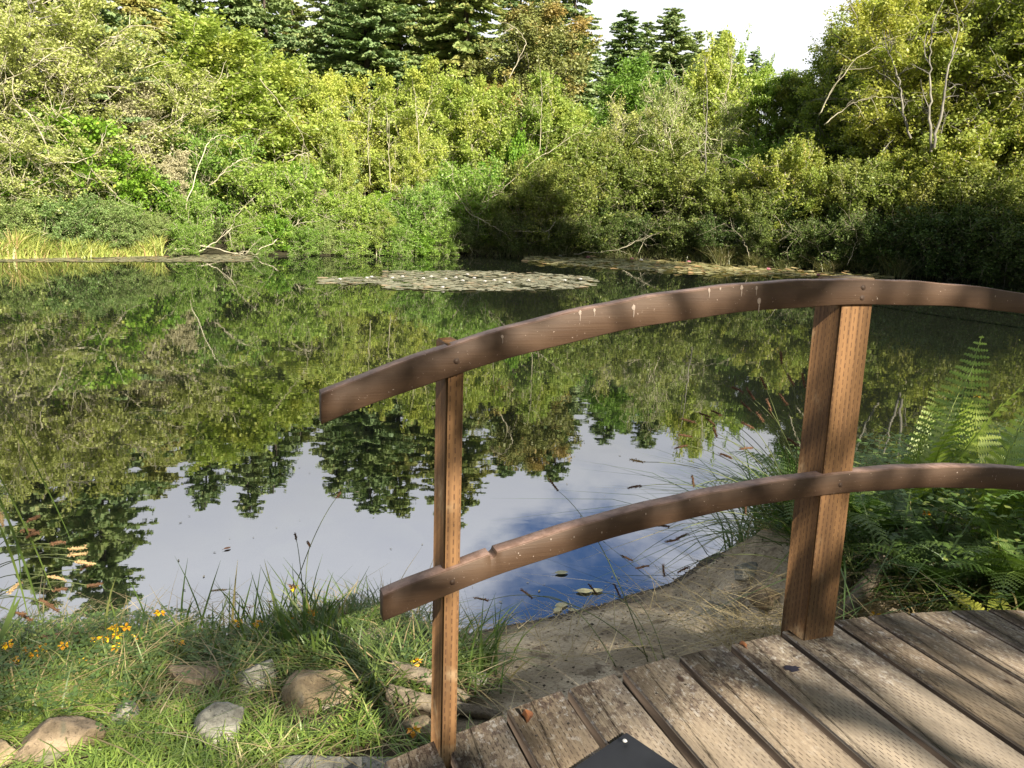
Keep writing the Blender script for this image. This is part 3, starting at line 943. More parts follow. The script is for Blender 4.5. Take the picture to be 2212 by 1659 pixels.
proto('tall_a', BL(15, 12.0, 4.2, 46000, .11, 0, 0, stems=2, lo=.28, nb=52, nsub=8, sig=.26, spread=.12, trunk_r=.17, bare=.15, twig=.012), ML['gold'], BARK_W)
proto('tall_b', BL(16, 12.0, 4.2, 60000, .11, 0, 0, stems=2, lo=.12, nb=58, nsub=8, sig=.3, spread=.2, trunk_r=.16, bare=.1, twig=.012), ML['autumn'], BARK_W)
proto('high', BL(18, 18.0, 3.6, 30000, .14, 0, 0, stems=1, lo=.76, nb=40, nsub=8, sig=.34, spread=.02, trunk_r=.22), ML['green'], BARK_M)  # crown shape chosen for the shadow band it throws on the far bank
proto('cypress', BL(17, 11.0, 3.6, 80000, .09, 0, 0, stems=1, lo=.06, nb=70, nsub=7, sig=.24, spread=.02, trunk_r=.2, up=0.0, flat=.9), ML['cypress'], BARK_P)
proto('spruce_a', conifer(21, 16, 3.6), ML['spruce'], BARK_D)
proto('spruce_b', conifer(22, 16, 3.0, 1.0, .5), ML['spruce'], BARK_D)
proto('spruce_c', conifer(23, 16, 4.0, 1.0, .55), ML['hemlock'], BARK_D)

WLX = [0, 500, 1000, 1400, 1800, 2212]; WLY = [560, 550, 552, 560, 590, 615]
def shore_at(px):
    y = float(np.interp(px, WLX, WLY)); p = on_z(px, y)
    return math.hypot(p[0], p[1])

def plant(key, px, back, top_y, name, label, cat, group, wf=1.0, sink=0.0, rz=None):
    dist = shore_at(px) + back
    ptop = at_dist(px, min(top_y, 600), dist)
    if top_y > 4000:                       # height taken from where the pond mirrors its tip
        rr = ray(px, top_y - 5000); ptop[2] = -rr[2] / math.hypot(rr[0], rr[1]) * dist - CAM_H; top_y = 200
    pm = at_dist(px, (top_y + np.interp(px, WLX, WLY)) / 2, dist)
    z = float(ground_z(pm[0], pm[1])) - sink
    tm, cm, h0 = PROTO[key]
    s = max((ptop[2] - z) / h0, .15)
    w = s * wf
    root = thing(name, label, cat, (pm[0], pm[1], z), random.uniform(0, 2 * PI) if rz is None else rz, group, (w, w, s))
    for nm, me in (('trunk', tm), ('crown', cm)):
        o = bpy.data.objects.new(nm, me)
        COL.objects.link(o)
        o.parent = root
    return root

ORD = ['first', 'second', 'third', 'fourth', 'fifth', 'sixth', 'seventh', 'eighth', 'ninth', 'tenth', 'eleventh', 'twelfth', 'thirteenth', 'fourteenth', 'fifteenth',
       'sixteenth', 'seventeenth', 'eighteenth', 'nineteenth', 'twentieth', 'twenty-first', 'twenty-second', 'twenty-third', 'twenty-fourth', 'twenty-fifth', 'twenty-sixth', 'twenty-seventh', 'twenty-eighth']
def row(rows, name, look, cat, group, tail):
    rows = sorted(rows, key=lambda r: r[1])
    for i, r in enumerate(rows):
        key, px, back, ty = r[:4]
        wf = r[4] if len(r) > 4 else 1.0
        plant(key, px, back, ty, name, f'{look}, {ORD[i]} from the left {tail}', cat, group, wf)

# background conifers
row([('spruce_a', -230, 7, 6330), ('spruce_b', 40, 6, 6330, 1.2), ('spruce_a', 170, 5.5, 6365, 1.25), ('spruce_c', 320, 11, 6085, 1.5), ('spruce_a', 430, 17, 6100, 1.3), ('spruce_b', 515, 17, 6120, 1.3), ('spruce_a', 590, 19, 6065, 1.3),
     ('spruce_c', 650, 24, 5965, 1.7), ('spruce_b', 715, 19, 6075, 1.4), ('spruce_a', 790, 16, 6120, 1.5), ('spruce_c', 865, 18, 6110, 1.3), ('spruce_a', 935, 24, 6010, 1.8), ('spruce_c', 1015, 16, 6140, 1.4), ('spruce_b', 1100, 22, 6030, 1.7),
     ('spruce_a', 1160, 17, 6030, 1.4), ('spruce_b', 1215, 16, 6045, 1.4), ('spruce_a', 1250, 20, 5955, 1.4), ('spruce_b', 560, 30, 5960, 2.0), ('spruce_a', 760, 30, 5960, 2.0), ('spruce_b', 1000, 30, 5960, 2.0)],
    'spruce_tree', 'tall dark spruce with drooping boughs', 'conifer', 'tall conifers behind the far bank', 'behind the pond')
row([('spruce_b', 1350, 34, 22, 1.8), ('spruce_b', 1388, 38, 45, 1.5), ('spruce_a', 1450, 34, 12, 1.7), ('spruce_a', 1492, 40, 62, 1.2), ('spruce_b', 1310, 38, 120, 1.4), ('spruce_a', 1545, 44, 60, 1.3), ('spruce_b', 1610, 44, 110, 1.4),
     ('spruce_a', 1720, 46, 160, 1.5), ('spruce_b', 1790, 40, 150, 1.5)],
    'spruce_tree', 'smaller distant spruce against the white sky', 'conifer', 'distant conifers under the open sky', 'in the gap of sky')
row([('spruce_c', 2180, 12, -330, 1.2), ('spruce_a', 2330, 9, -300, 1.2), ('spruce_b', 1930, 26, -60, 1.4), ('spruce_a', 2060, 22, -160, 1.3)],
    'spruce_tree', 'dark conifer showing through the alders at the right', 'conifer', 'conifers behind the right bank', 'of its group')
plant('cypress', 1125, 11, 5, 'cypress_tree', 'broad rounded conifer with rusty brown foliage behind the alders', 'conifer', None, 1.25)
# alders of the middle row
row([('round_a', 485, 5, 22, 1.45), ('round_a', 390, 7, 95, 1.0), ('alder_b', 600, 5, 90, .85), ('alder_a', 700, 4, 140, .85), ('alder_b', 790, 5.5, 150, .8), ('alder_a', 870, 4, 115, .85), ('alder_b', 975, 5, 160, .85), ('alder_a', 1060, 4.5, 145, .85), ('alder_b', 1150, 4, 135, .9),
     ('alder_a', 1230, 4, 215), ('alder_c', 380, 5, 120), ('alder_a', 660, 7, 150)],
    'alder_tree', 'leafy yellow-green alder with thin pale stems', 'tree', 'yellow-green alders along the far bank', 'behind the pond')
row([('round_b', 1345, 9, 105, 1.0), ], 'maple_tree', 'round bright green tree below the two distant spruces', 'tree', None, 'of its kind')
row([('lichen_b', 1420, 5, 170, .9), ('alder_b', 1530, 8, 50, .8), ('alder_c', 1600, 9, 60, .7), ('alder_c', 1660, 10, 95, .7), ('lichen_b', 1500, 4, 140, .7), ('lichen_b', 1300, 5, 240), ('alder_c', 1690, 6, 260, .9), ('alder_c', 1600, 5, 270), ('alder_c', 1420, 7, 200, .8)],
    'alder_tree', 'slender alder with bare pale lower branches', 'tree', 'slender alders under the gap of sky', 'right of the brown conifer')
row([('tall_a', 1960, 5, -60, .95), ('tall_b', 2100, 4, -120, 1.0), ('tall_a', 2240, 3, -160), ('tall_b', 1870, 7, 0, 1.0), ('tall_b', 1790, 8, 95, 1.0), ('tall_b', 2040, 8, -60, 1.1), ('tall_a', 2180, 7, -100, 1.1), ('tall_b', 1920, 9, -60, 1.2), ('tall_b', 1740, 11, 150, 1.1), ('tall_b', 2130, 11, -100, 1.2)],
    'tall_alder', 'tall golden-green alder with whitish trunk', 'tree', 'tall alders over the right bank', 'over the right bank')
row([('lichen_a', 60, 3, -30, 1.0), ('lichen_a', 190, 5, -40, 1.25), ('lichen_a', 100, 4, 20, 1.2), ('lichen_b', 285, 4, 95, 1.1), ('lichen_a', -120, 2, -60), ('lichen_b', 20, 2, 190, 1.1), ('lichen_b', 150, 2.5, 200, 1.0)],
    'lichen_willow', 'pale willow with tangled lichen covered branches', 'tree', 'lichen covered willows on the left bank', 'on the left bank')
plant('greycol', 312, 2.6, 165, 'lichen_shrub', 'narrow grey lichen-hung tree at the left, taller of the two grey ones', 'tree', None, .95)
plant('greycol', 372, 1.6, 320, 'lichen_shrub', 'shorter grey lichen-hung shrub just right of the taller grey one', 'shrub', None, .9)
plant('greycol', 700, 1.4, 400, 'lichen_shrub', 'small grey lichen-hung shrub under the alders', 'shrub', None, .9)
# shrubs at the water's edge
row([('bright_a', 120, 2.5, 190, .9), ('bright_a', 40, 2.2, 330, 1.2), ('bright_a', 380, 1.8, 360, .8), ('bright_a', 230, 2.4, 300, 1.0), ('bright_a', 650, 2, 330, .8), ('bright_a', 820, 1.5, 400, .9), ('bright_a', 1040, 2.2, 330, .7), ('bright_a', 1110, 3.0, 255, .5)],
    'bright_shrub', 'bright green leafy shrub', 'shrub', 'bright green shrubs of the far bank', 'among the bright ones')
row([('willow_a', 30, 1.2, 400, 1.1), ('willow_a', 150, 1.0, 385, 1.1), ('willow_a', 260, 1.0, 405, 1.0), ('willow_a', 330, .9, 440), ('willow_b', 410, .9, 400, .9), ('under_a', 480, 3.2, 330, 1.1), ('under_a', 540, 2.8, 350, 1.0), ('willow_b', 600, .8, 330, 1.0),
     ('willow_b', 680, .4, 430, 1.1), ('willow_b', 760, .5, 400, 1.0), ('willow_b', 850, .3, 420, 1.1), ('willow_b', 920, .4, 380, .9), ('willow_b', 990, 1.5, 330, .9), ('willow_b', 470, 2.4, 250, .8), ('alder_b', 720, 2.6, 250, .7), ('alder_b', 900, 2.6, 260, .7)],
    'willow_shrub', 'bushy grey-green waterside shrub', 'shrub', 'willow shrubs at the waterline', 'at the sunny waterline')
row([('willow_b', 395, -.1, 470, 1.0), ('under_a', 450, 1.4, 470, .8), ('willow_b', 520, .3, 455, .8), ('willow_b', 560, -.2, 500, 1.1), ('bright_a', 600, .1, 455, .9), ('willow_b', 655, -.3, 480, 1.2), ('willow_a', 700, -.1, 465, .9),
     ('willow_b', 760, -.3, 490, 1.3), ('alder_b', 815, -.1, 440, 1.0), ('willow_b', 860, -.3, 475, 1.1), ('bright_a', 905, -.3, 500, 1.3), ('willow_b', 950, -.2, 460, 1.1), ('under_a', 985, .2, 470, 1.2)],
    'overhanging_shrub', 'leafy shrub trailing its boughs in the water', 'shrub', 'trailing shrubs along the sunny waterline', 'along the sunny waterline')
row([('gold_a', 1720, 2.5, 285, .9), ('gold_a', 1780, 2.2, 330, .8), ('gold_a', 1640, 2.6, 330, .8), ('gold_a', 2080, 2.5, 250), ('gold_a', 2190, 2.5, 230), ('gold_a', 1950, 2.6, 300, .9)],
    'golden_shrub', 'yellow-leaved shrub turning golden', 'shrub', 'golden shrubs of the right bank', 'on the right bank')
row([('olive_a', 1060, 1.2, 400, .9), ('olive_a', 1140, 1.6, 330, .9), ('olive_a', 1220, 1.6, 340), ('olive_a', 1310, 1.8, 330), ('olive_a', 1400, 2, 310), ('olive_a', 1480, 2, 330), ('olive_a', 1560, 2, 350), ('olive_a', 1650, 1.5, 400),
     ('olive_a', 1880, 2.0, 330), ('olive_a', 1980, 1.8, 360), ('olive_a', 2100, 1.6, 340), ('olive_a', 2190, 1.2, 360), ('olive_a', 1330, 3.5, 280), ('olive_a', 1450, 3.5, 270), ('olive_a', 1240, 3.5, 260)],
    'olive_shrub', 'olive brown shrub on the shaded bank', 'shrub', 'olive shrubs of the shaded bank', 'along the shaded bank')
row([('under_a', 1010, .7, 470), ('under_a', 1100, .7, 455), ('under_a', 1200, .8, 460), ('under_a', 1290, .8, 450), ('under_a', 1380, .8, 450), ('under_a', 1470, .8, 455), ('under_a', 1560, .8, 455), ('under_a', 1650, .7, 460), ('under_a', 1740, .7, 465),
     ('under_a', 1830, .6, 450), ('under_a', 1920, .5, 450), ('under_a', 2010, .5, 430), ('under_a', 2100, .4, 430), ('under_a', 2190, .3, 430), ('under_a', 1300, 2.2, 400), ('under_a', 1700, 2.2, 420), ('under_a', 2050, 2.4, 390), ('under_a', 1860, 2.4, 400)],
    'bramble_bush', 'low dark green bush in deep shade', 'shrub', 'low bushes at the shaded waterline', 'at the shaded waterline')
# unseen trees at the right shading the far bank; high crowns shaped for their shadow
for i, (x, y, s, k) in enumerate([(10.9, 8.9, .76, 'high'), (13.0, 9.5, .80, 'high'), (15.0, 10.4, .83, 'high'), (17.2, 11.6, .86, 'high'), (17.5, 11.5, .68, 'tall_a'), (21, 15, .72, 'tall_b'), (25, 17, .8, 'tall_a'), (22, 8, .95, 'tall_b'), (28, 11, .95, 'tall_a')]):
    tm, cm, h0 = PROTO[k]
    t = thing('shade_caster_tree', f'unseen shade-casting tree on the near right shore beyond the picture, {ORD[i]} along the shore', 'tree', (x, y, float(ground_z(x, y))), i * 1.3, 'trees right of the pond', (s, s, s))
    for nm, me in (('trunk', tm), ('crown', cm)):
        o = bpy.data.objects.new(nm, me); COL.objects.link(o); o.parent = t

# ---- bare arching branches and driftwood on the far bank
DEAD = []
def dead_branch(pts_px, back, r, label, nm='bare_branch', seed=1, subs=6, mat=None, cat='branch', group='bare pale branches of the far bank'):
    rng = np.random.default_rng(seed)
    P = np.array([at_dist(x, y, shore_at(x) + back + rng.normal(0, .15)) for x, y in pts_px])
    n = 24
    tt = np.linspace(0, len(P) - 1, n)
    # Catmull-Rom through the sketched points
    Q = np.vstack([2 * P[0] - P[1], P, 2 * P[-1] - P[-2]])
    out = []
    for t in tt:
        i = min(int(t), len(P) - 2); f = t - i
        a, b, c, d = Q[i], Q[i + 1], Q[i + 2], Q[i + 3]
        out.append(0.5 * ((2 * b) + (-a + c) * f + (2 * a - 5 * b + 4 * c - d) * f * f + (-a + 3 * b - 3 * c + d) * f ** 3))
    C_ = np.array(out) + rng.normal(0, .02, (n, 3))
    o0 = C_[0].copy()
    mb = MB()
    tube(mb, C_ - o0, np.linspace(r, r * .15, n), 6)
    for k in range(subs):
        i = int(rng.integers(4, n - 2))
        d = unit(C_[i + 1] - C_[i]) + rng.normal(0, .7, 3)
        sb = curve_pts(rng, C_[i] - o0, d, rng.uniform(.4, 1.3), 6, rng.uniform(-.5, .6), .2)
        tube(mb, sb, np.linspace(r * .45, r * .12, len(sb)), 4)
        for j in range(2):
            s2 = curve_pts(rng, sb[3], unit(d) + rng.normal(0, .8, 3), rng.uniform(.2, .5), 4, 0, .25)
            tube(mb, s2, np.linspace(r * .2, r * .08, len(s2)), 3)
    o = mb.build(nm, mat or BARK_P, None, True, tuple(o0))
    tag(o, label, cat, group)
    return o
bl = [
    ([(30, 225), (60, 245), (95, 300), (110, 345), (150, 350), (215, 330), (222, 290)], .6, .05, 'long pale hooked branch in front of the leftmost willow'),
    ([(400, 630 - 180), (440, 330), (470, 295), (505, 300), (530, 345)], .4, .03, 'pale crooked branch above the dark gap'),
    ([(455, 400), (490, 365), (520, 345), (545, 350)], .1, .035, 'bent pale branch over the dark hollow'),
    ([(560, 170), (590, 205), (625, 250), (655, 300), (645, 360)], .5, .028, 'thin pale branch curving down in the big round alder'),
    ([(620, 350), (660, 330), (665, 370), (640, 420)], .2, .022, 'short pale looping branch right of the dark hollow'),
    ([(1100, 170), (1120, 130), (1135, 90), (1110, 60), (1085, 75)], 4.5, .04, 'gnarled pale branch in front of the rusty conifer'),
    ([(1040, 440), (1080, 415), (1150, 350), (1230, 300), (1290, 250)], .6, .03, 'long slanting pale branch at the shade edge'),
    ([(985, 415), (1010, 455), (1050, 480), (1100, 510)], .2, .028, 'arched pale branch drooping to the water'),
    ([(1200, 480), (1180, 500), (1140, 500), (1100, 495)], .2, .026, 'low pale branch curving over the dark water'),
    ([(1240, 548), (1330, 540), (1400, 510), (1450, 490)], -.3, .03, 'fallen pale branch lying over the lily pads'),
    ([(1965, 300), (1950, 230), (1935, 150), (1900, 80)], 1.5, .075, 'leaning grey trunk at the right'),
    ([(1770, 250), (1800, 190), (1860, 120), (1960, 70), (2050, 20)], 1.4, .04, 'long pale limb slanting up across the tall alders'),
    ([(1780, 270), (1840, 225), (1900, 210), (1960, 215)], 1.2, .035, 'mossy horizontal limb in front of the dark gap'),
    ([(2012, 330), (2008, 220), (2010, 120), (2020, 40)], 1.2, .085, 'straight whitish trunk, left one of the forked pair'),
    ([(2015, 320), (2035, 230), (2048, 150), (2070, 60), (2060, 0)], 1.3, .09, 'straight whitish trunk, right one of the forked pair'),
    ([(1522, 430), (1525, 300), (1527, 200), (1522, 120)], 1.5, .05, 'thin white trunk standing in front of the slender alders'),
    ([(1565, 210), (1580, 150), (1570, 90)], 5, .04, 'short white stem behind the slender alders'),
    ([(800, 400), (795, 300), (803, 200)], 1.2, .03, 'thin straight white stem left of the pair'),
    ([(845, 410), (838, 300), (835, 230)], 1.2, .035, 'thin straight white stem in the middle of the alders'),
    ([(905, 330), (900, 250), (895, 190)], 1.2, .03, 'thin straight white stem right of the pair'),
    ([(1165, 330), (1170, 220), (1168, 150)], 1.5, .03, 'thin white stem right of the rusty conifer'),
    ([(1380, 550), (1400, 500), (1440, 460), (1500, 440)], -.1, .02, 'thin dead stem leaning out behind the long lily patch'),
    ([(1620, 560), (1600, 510), (1560, 480)], -.1, .018, 'dead twiggy stem left of the shaded tufts'),
    ([(1790, 580), (1760, 530), (1700, 500), (1660, 495)], -.1, .022, 'pale dead bush stem arching left at the shaded bank'),
    ([(1830, 575), (1850, 520), (1840, 480)], -.1, .02, 'upright pale dead bush stem at the shaded bank'),
    ([(720, 545), (740, 500), (730, 440)], .1, .02, 'thin pale stem in the trailing shrubs left of the alders'),
    ([(870, 545), (880, 490), (860, 430)], .1, .018, 'thin pale stem in the trailing shrubs below the alders'),
    ([(1270, 440), (1300, 380), (1340, 330), (1350, 250)], 2.2, .03, 'leaning pale stem below the round green tree'),
    ([(1400, 420), (1410, 330), (1395, 230)], 2.2, .03, 'upright pale stem right of the leaning one'),
    ([(1640, 390), (1600, 350), (1540, 330), (1500, 345)], 1.2, .03, 'arched pale branch in front of the golden shrub'),
    ([(1000, 520), (1020, 545), (1012, 570)], .0, .015, 'small twig dipping into the dark water'),
    ([(420, 548), (470, 520), (500, 490), (510, 460)], -.2, .035, 'forked driftwood branch at the foot of the dark hollow'),
    ([(380, 540), (440, 532), (500, 545), (560, 548)], -.3, .05, 'grey driftwood log lying along the waterline'),
    ([(560, 540), (610, 510), (650, 475), (680, 450)], -.2, .035, 'slanting dead stem rising from the water'),
    ([(0, 290), (60, 340), (120, 400)], .8, .04, 'pale branch slanting down at the left edge'),
    ([(170, 320), (200, 370), (250, 420), (255, 450)], .5, .03, 'pale branch drooping above the willow shrubs'),
    ([(0, 60), (50, 120), (110, 160), (180, 150)], 1.5, .05, 'thick mossy limb in the top left corner'),
    ([(40, 130), (65, 60), (60, -20)], 1.5, .08, 'pale trunk at the top left corner'),
]
for i, (pp, bk, r, lab) in enumerate(bl):
    dead_branch(pp, bk, r * .55, lab, seed=40 + i, nm='driftwood' if 'driftwood' in lab else 'bare_branch', mat=BARK_W if 'trunk' in lab else BARK_P)

# ---- reeds and grass tufts at the far waterline
REED = leaf_mat('reed_blades', (0.22, 0.32, 0.07), (0.44, 0.50, 0.14), (0.50, 0.38, 0.18), trans=.3)
TUFT = leaf_mat('tuft_blades', (0.10, 0.13, 0.04), (0.22, 0.22, 0.09), (0.33, 0.28, 0.15), trans=.3)
rng = np.random.default_rng(5)
def far_pts(px0, px1, n, b0, b1):
    out = []
    for _ in range(n):
        px = rng.uniform(px0, px1); d = shore_at(px) + rng.uniform(b0, b1)
        p = at_dist(px, 520, d)
        out.append((p[0], p[1], 0))
    out = np.array(out)
    out[:, 2] = np.maximum(ground_z(out[:, 0], out[:, 1]), -0.02)
    return out
mb = MB()
rp = far_pts(-60, 350, 3400, -.15, .9)
hp_ = .35 + .65 * np.clip(np.sin(rp[:, 0] * 2.3) * .6 + np.sin(rp[:, 0] * 5.1 + 1) * .4 + .35, 0, 1)
blades(mb, rng, rp, rng.uniform(.3, .95, len(rp)) * hp_, .03, .25, curve=.5)
tag(mb.build('reeds', REED), 'yellow reeds and sedge fringing the sunny left bank', 'reeds', kind='stuff')
mb = MB()
rp = far_pts(1000, 2240, 5000, -.05, 1.2)
blades(mb, rng, rp, rng.uniform(.2, .6, len(rp)), .022, .5, curve=.9)
tag(mb.build('bank_grass', TUFT), 'dull rank grass hanging over the shaded far bank', 'grass', kind='stuff')
for px, h, lab in ((1560, 1.1, 'straw coloured grass tuft rising behind the long lily patch'), (1700, .55, 'small green grass tuft by the right lily patch'), (1790, .6, 'low green grass tuft left of the right post'),
                   (1945, 1.0, 'tall upright grass tuft standing in dark water at the right'), (1640, .7, 'thin straw grass tuft between the two others')):
    mb = MB(); d = shore_at(px) - .1; p = at_dist(px, 560, d)
    n = 260
    rr = rng.normal(0, .16, (n, 3)); rr[:, 2] = 0
    blades(mb, rng, rr, rng.uniform(.6, 1.0, n) * h, .02, .35, curve=.5)
    tag(mb.build('grass_tuft', TUFT, None, False, (p[0], p[1], max(float(ground_z(p[0], p[1])), -.02))), lab, 'grass tuft', 'grass tufts at the far waterline')

# ---- water lilies
PAD = leaf_mat('lily_pads', (0.15, 0.15, 0.08), (0.33, 0.31, 0.19), (0.33, 0.24, 0.12), trans=.1, gloss=.22)
PADG = leaf_mat('golden_pads', (0.20, 0.20, 0.08), (0.46, 0.41, 0.21), (0.46, 0.30, 0.14), trans=.25, gloss=.1)
def pads(name, label, region, n, mat, rise=0.0, rad=(.07, .15)):
    mb = MB(); pts = []
    cand = np.array([on_z(*region())[:2] for _ in range(n * 5)])
    hn = np.sin(cand[:, 0] * 2.1 + 1) * np.sin(cand[:, 1] * 1.3) + np.sin(cand[:, 0] * 4.7 + cand[:, 1] * 2.9) * .6 + rng.normal(0, .35, len(cand))
    cand = cand[hn > -.75]
    cand = cand[shore_dist(cand[:, 0], cand[:, 1]) < 0.15]
    A = np.zeros((n, 3)); k_ = 0
    for p in cand:
        if k_ >= n: break
        r = rng.uniform(*rad)
        if k_ and np.any((A[:k_, 0] - p[0]) ** 2 + (A[:k_, 1] - p[1]) ** 2 < ((r + A[:k_, 2]) * .58) ** 2): continue
        A[k_] = (p[0], p[1], r); k_ += 1
    pts = [tuple(a) for a in A[:k_]]
    for x, y, r in pts:
        k = 11; a0 = rng.uniform(0, 2 * PI); th = a0 + np.linspace(0.22, 2 * PI - .22, k)
        z = 0.006 + rng.uniform(0, .008) + (abs(rng.normal(0, rise)) if rng.random() < .4 else 0)
        tx, ty = rng.normal(0, .02 + rise * 2.0, 2)
        rr = r * rng.uniform(.93, 1.05, k)
        ring = np.stack([np.cos(th) * rr, np.sin(th) * rr, np.zeros(k)], 1)
        ring[:, 2] = np.maximum(ring[:, 0] * tx + ring[:, 1] * ty, -.004) + rng.uniform(0, .004, k)
        V = np.vstack([ring, [[0, 0, 0]]]) + np.array([x, y, z])
        mb.add(V, None, [(i, i + 1, k) for i in range(k - 1)], rng.random())
    tag(mb.build(name, mat), label, 'lily pads', kind='stuff')
    return pts
def reg1():
    while True:
        px, py = rng.uniform(690, 1290), rng.uniform(585, 633)
        t = (px - 690) / 600
        mid = 604 + 6 * t; hw = 21 * math.sqrt(max(0, 1 - (2 * t - 1) ** 2)) ** .8
        if px < 830: mid = 607; hw = 6 + 12 * t
        if abs(py - mid) < hw * rng.uniform(.75, 1.08): return px, py
p1 = pads('lily_pads', 'oval raft of tan water lily pads in the middle of the pond', reg1, 2000, PAD, .012, (.05, .13))
def reg2():
    while True:
        px = rng.uniform(1135, 1960); t = (px - 1135) / 825
        top = 553 + 38 * t ** 1.2; bot = 566 + 36 * t ** .8 + 6 * math.sin(t * PI)
        if px > 1800: bot = 600
        py = rng.uniform(top, bot)
        return px, py
p2 = pads('lily_pads', 'long golden strip of crowded lily pads along the shaded bank', reg2, 2200, PADG, .05, (.08, .16))
p3 = pads('lily_pads', 'thin brown mat of floating pads along the sunny left bank', lambda: (rng.uniform(-20, 540), rng.uniform(545, 566) - 0), 900, PAD)
for (a, b, cc) in ((590, 575, 60),):
    pass
WHITE = plain('white_petals', (0.82, 0.80, 0.78), .5, var=.05); PINK = plain('pink_petals', (0.80, 0.38, 0.45), .5)
def lily(p, r, mat, label, group):
    mb = MB()
    for lay, (n, el, s) in enumerate(((8, .35, 1.0), (8, .8, .85), (5, 1.2, .6))):
        for i in range(n):
            a = (i + .5 * lay) * 2 * PI / n
            d = np.array([math.cos(a) * math.cos(el), math.sin(a) * math.cos(el), math.sin(el)]); sd = np.array([-math.sin(a), math.cos(a), 0])
            mb.add([d * .1 * r, d * .6 * r * s + sd * .2 * r, d * r * s + (0, 0, .1 * r), d * .6 * r * s - sd * .2 * r], [(0, 1, 2, 3)])
    tag(mb.build('water_lily', mat, None, False, (p[0], p[1], .02)), label, 'water lily', group)
wl = [(735,607),(793,604),(803,602),(848,604),(870,601),(915,605),(932,601),(963,606),(985,603),(1000,610),(957,631-6),(1025,604),(1048,611),(1068,609),(1090,604),(1142,609),(1220,609),(1254,606),(1010,596),(1100,614)]
for i, (x, y) in enumerate(sorted(wl)):
    lily(on_z(x, y), .065, WHITE, f'small open white water lily, {ORD[i]} from the left on the middle raft', 'white water lilies on the middle raft')
pk = [(1210,556),(1270,559),(1385,565),(1365,562),(1488,569),(1550,570),(1610,571),(1710,577),(1768,586),(1767,598),(1780,580),(1815,584),(1660,585),(1690,574)]
for i, (x, y) in enumerate(sorted(pk)):
    lily(on_z(x, y), .12, PINK if i % 3 else WHITE, f'pale pink water lily, {ORD[i]} from the left on the long strip' if i % 3 else f'whitish water lily, {ORD[i]} from the left on the long strip', 'water lilies on the long strip')

# ------------------------------------------------------------------ the near bank
def ground_pts(n, x0, x1, y0, y1, cond):
    x = rng.uniform(x0, x1, n); y = rng.uniform(y0, y1, n)
    k = cond(x, y) & (shore_dist(x, y) > 0.0)
    x, y = x[k], y[k]
    keep = np.ones(len(x), bool)
    for a, b, w, d_ in STONES:      # stones poke out of the turf; grass keeps off them and their near side
        keep &= (((x - a) / (w * .47)) ** 2 + ((y - b + d_ * .25) / (d_ * .7)) ** 2 > 1) | (rng.random(len(x)) < .08)
    x, y = x[keep], y[keep]
    return np.stack([x, y, ground_z(x, y) - 0.004], 1)
def left_edge(x, y):           # where the grass gives way to the trodden beach
    return -0.16 + 0.05 * np.sin(y * 9) - np.clip(y - 2.3, 0, 1) * 0.55 + np.clip(2.0 - y, 0, .5) * 0.3
GRASS = leaf_mat('lawn_blades', (0.14, 0.23, 0.035), (0.34, 0.44, 0.09), (0.54, 0.46, 0.24), trans=.35)
GRASSM = leaf_mat('rank_blades', (0.05, 0.10, 0.02), (0.13, 0.20, 0.045), (0.38, 0.32, 0.15), trans=.35)
STRAW = leaf_mat('straw_blades', (0.26, 0.20, 0.09), (0.42, 0.34, 0.18), (0.50, 0.42, 0.26), trans=.2)
CLOV = leaf_mat('clover_leaves', (0.04, 0.09, 0.02), (0.09, 0.17, 0.04), (0.18, 0.24, 0.06), trans=.3)
# ---- rocks
def rock_mat(name, c1, c2, c3):
    m, nt = new_mat(name)
    tcx = node(nt, 'ShaderNodeTexCoord'); oc = tcx.outputs['Object']
    a = noise(nt, oc, 14, 5, .65); b = noise(nt, oc, 90, 4, .7); c = noise(nt, oc, 9, 3, .5, .5)
    col = mixc(nt, mapr(nt, a, .38, .6), c1, c2)
    col = mixc(nt, mapr(nt, c, .52, .62), col, c3)
    col = mixc(nt, mapr(nt, b, .56, .66, 0, .7), col, tuple(x * .4 for x in c1))
    finish(nt, principled(nt, col, .9, M(nt, 'ADD', a, M(nt, 'MULTIPLY', b, .4)), .012))
    return m
RK = [rock_mat('grey_stone', (.16, .155, .13), (.33, .32, .27), (.42, .40, .34)), rock_mat('tan_stone', (.20, .15, .09), (.36, .28, .17), (.28, .25, .20)),
      rock_mat('pink_stone', (.19, .145, .095), (.34, .26, .175), (.17, .16, .11)), rock_mat('cream_stone', (.40, .34, .24), (.62, .54, .40), (.50, .42, .30))]
STONES = []
def rock(px, py, w, h, dpt, mat, label, seed, cuts=11, lift=.3, z0=.28):
    r = np.random.default_rng(seed)
    g = hit_ground(px, py, z0)
    nu, nv = 36, 22
    V = []
    for j in range(nv + 1):
        for i in range(nu):
            ph = PI * j / nv; th = 2 * PI * i / nu
            V.append((math.sin(ph) * math.cos(th), math.sin(ph) * math.sin(th), math.cos(ph)))
    STONES.append((g[0], g[1], w, dpt))
    V = np.array(V)
    for _ in range(cuts):
        n = unit(r.normal(0, 1, 3)); d = r.uniform(.45, .8)
        k = V @ n - d
        V = V - n * np.maximum(k, 0)[:, None] * .98
    V = V + unit(V) * (0.03 * np.sin(V[:, [0]] * 7 + seed) * np.cos(V[:, [1]] * 6) + .015 * np.sin(V[:, [2]] * 19 + V[:, [0]] * 17))
    V = V * np.array([w, dpt, h]) * .5
    q = [(j * nu + i, j * nu + (i + 1) % nu, (j + 1) * nu + (i + 1) % nu, (j + 1) * nu + i) for j in range(nv) for i in range(nu)]
    mb = MB(); mb.add(V, [(a, d_, c, b) for a, b, c, d_ in q])
    o = mb.build('stone', mat, None, True, (g[0], g[1], g[2] + h * (lift - .25)))
    tag(o, label, 'stone', 'stones on the near bank')
    return o
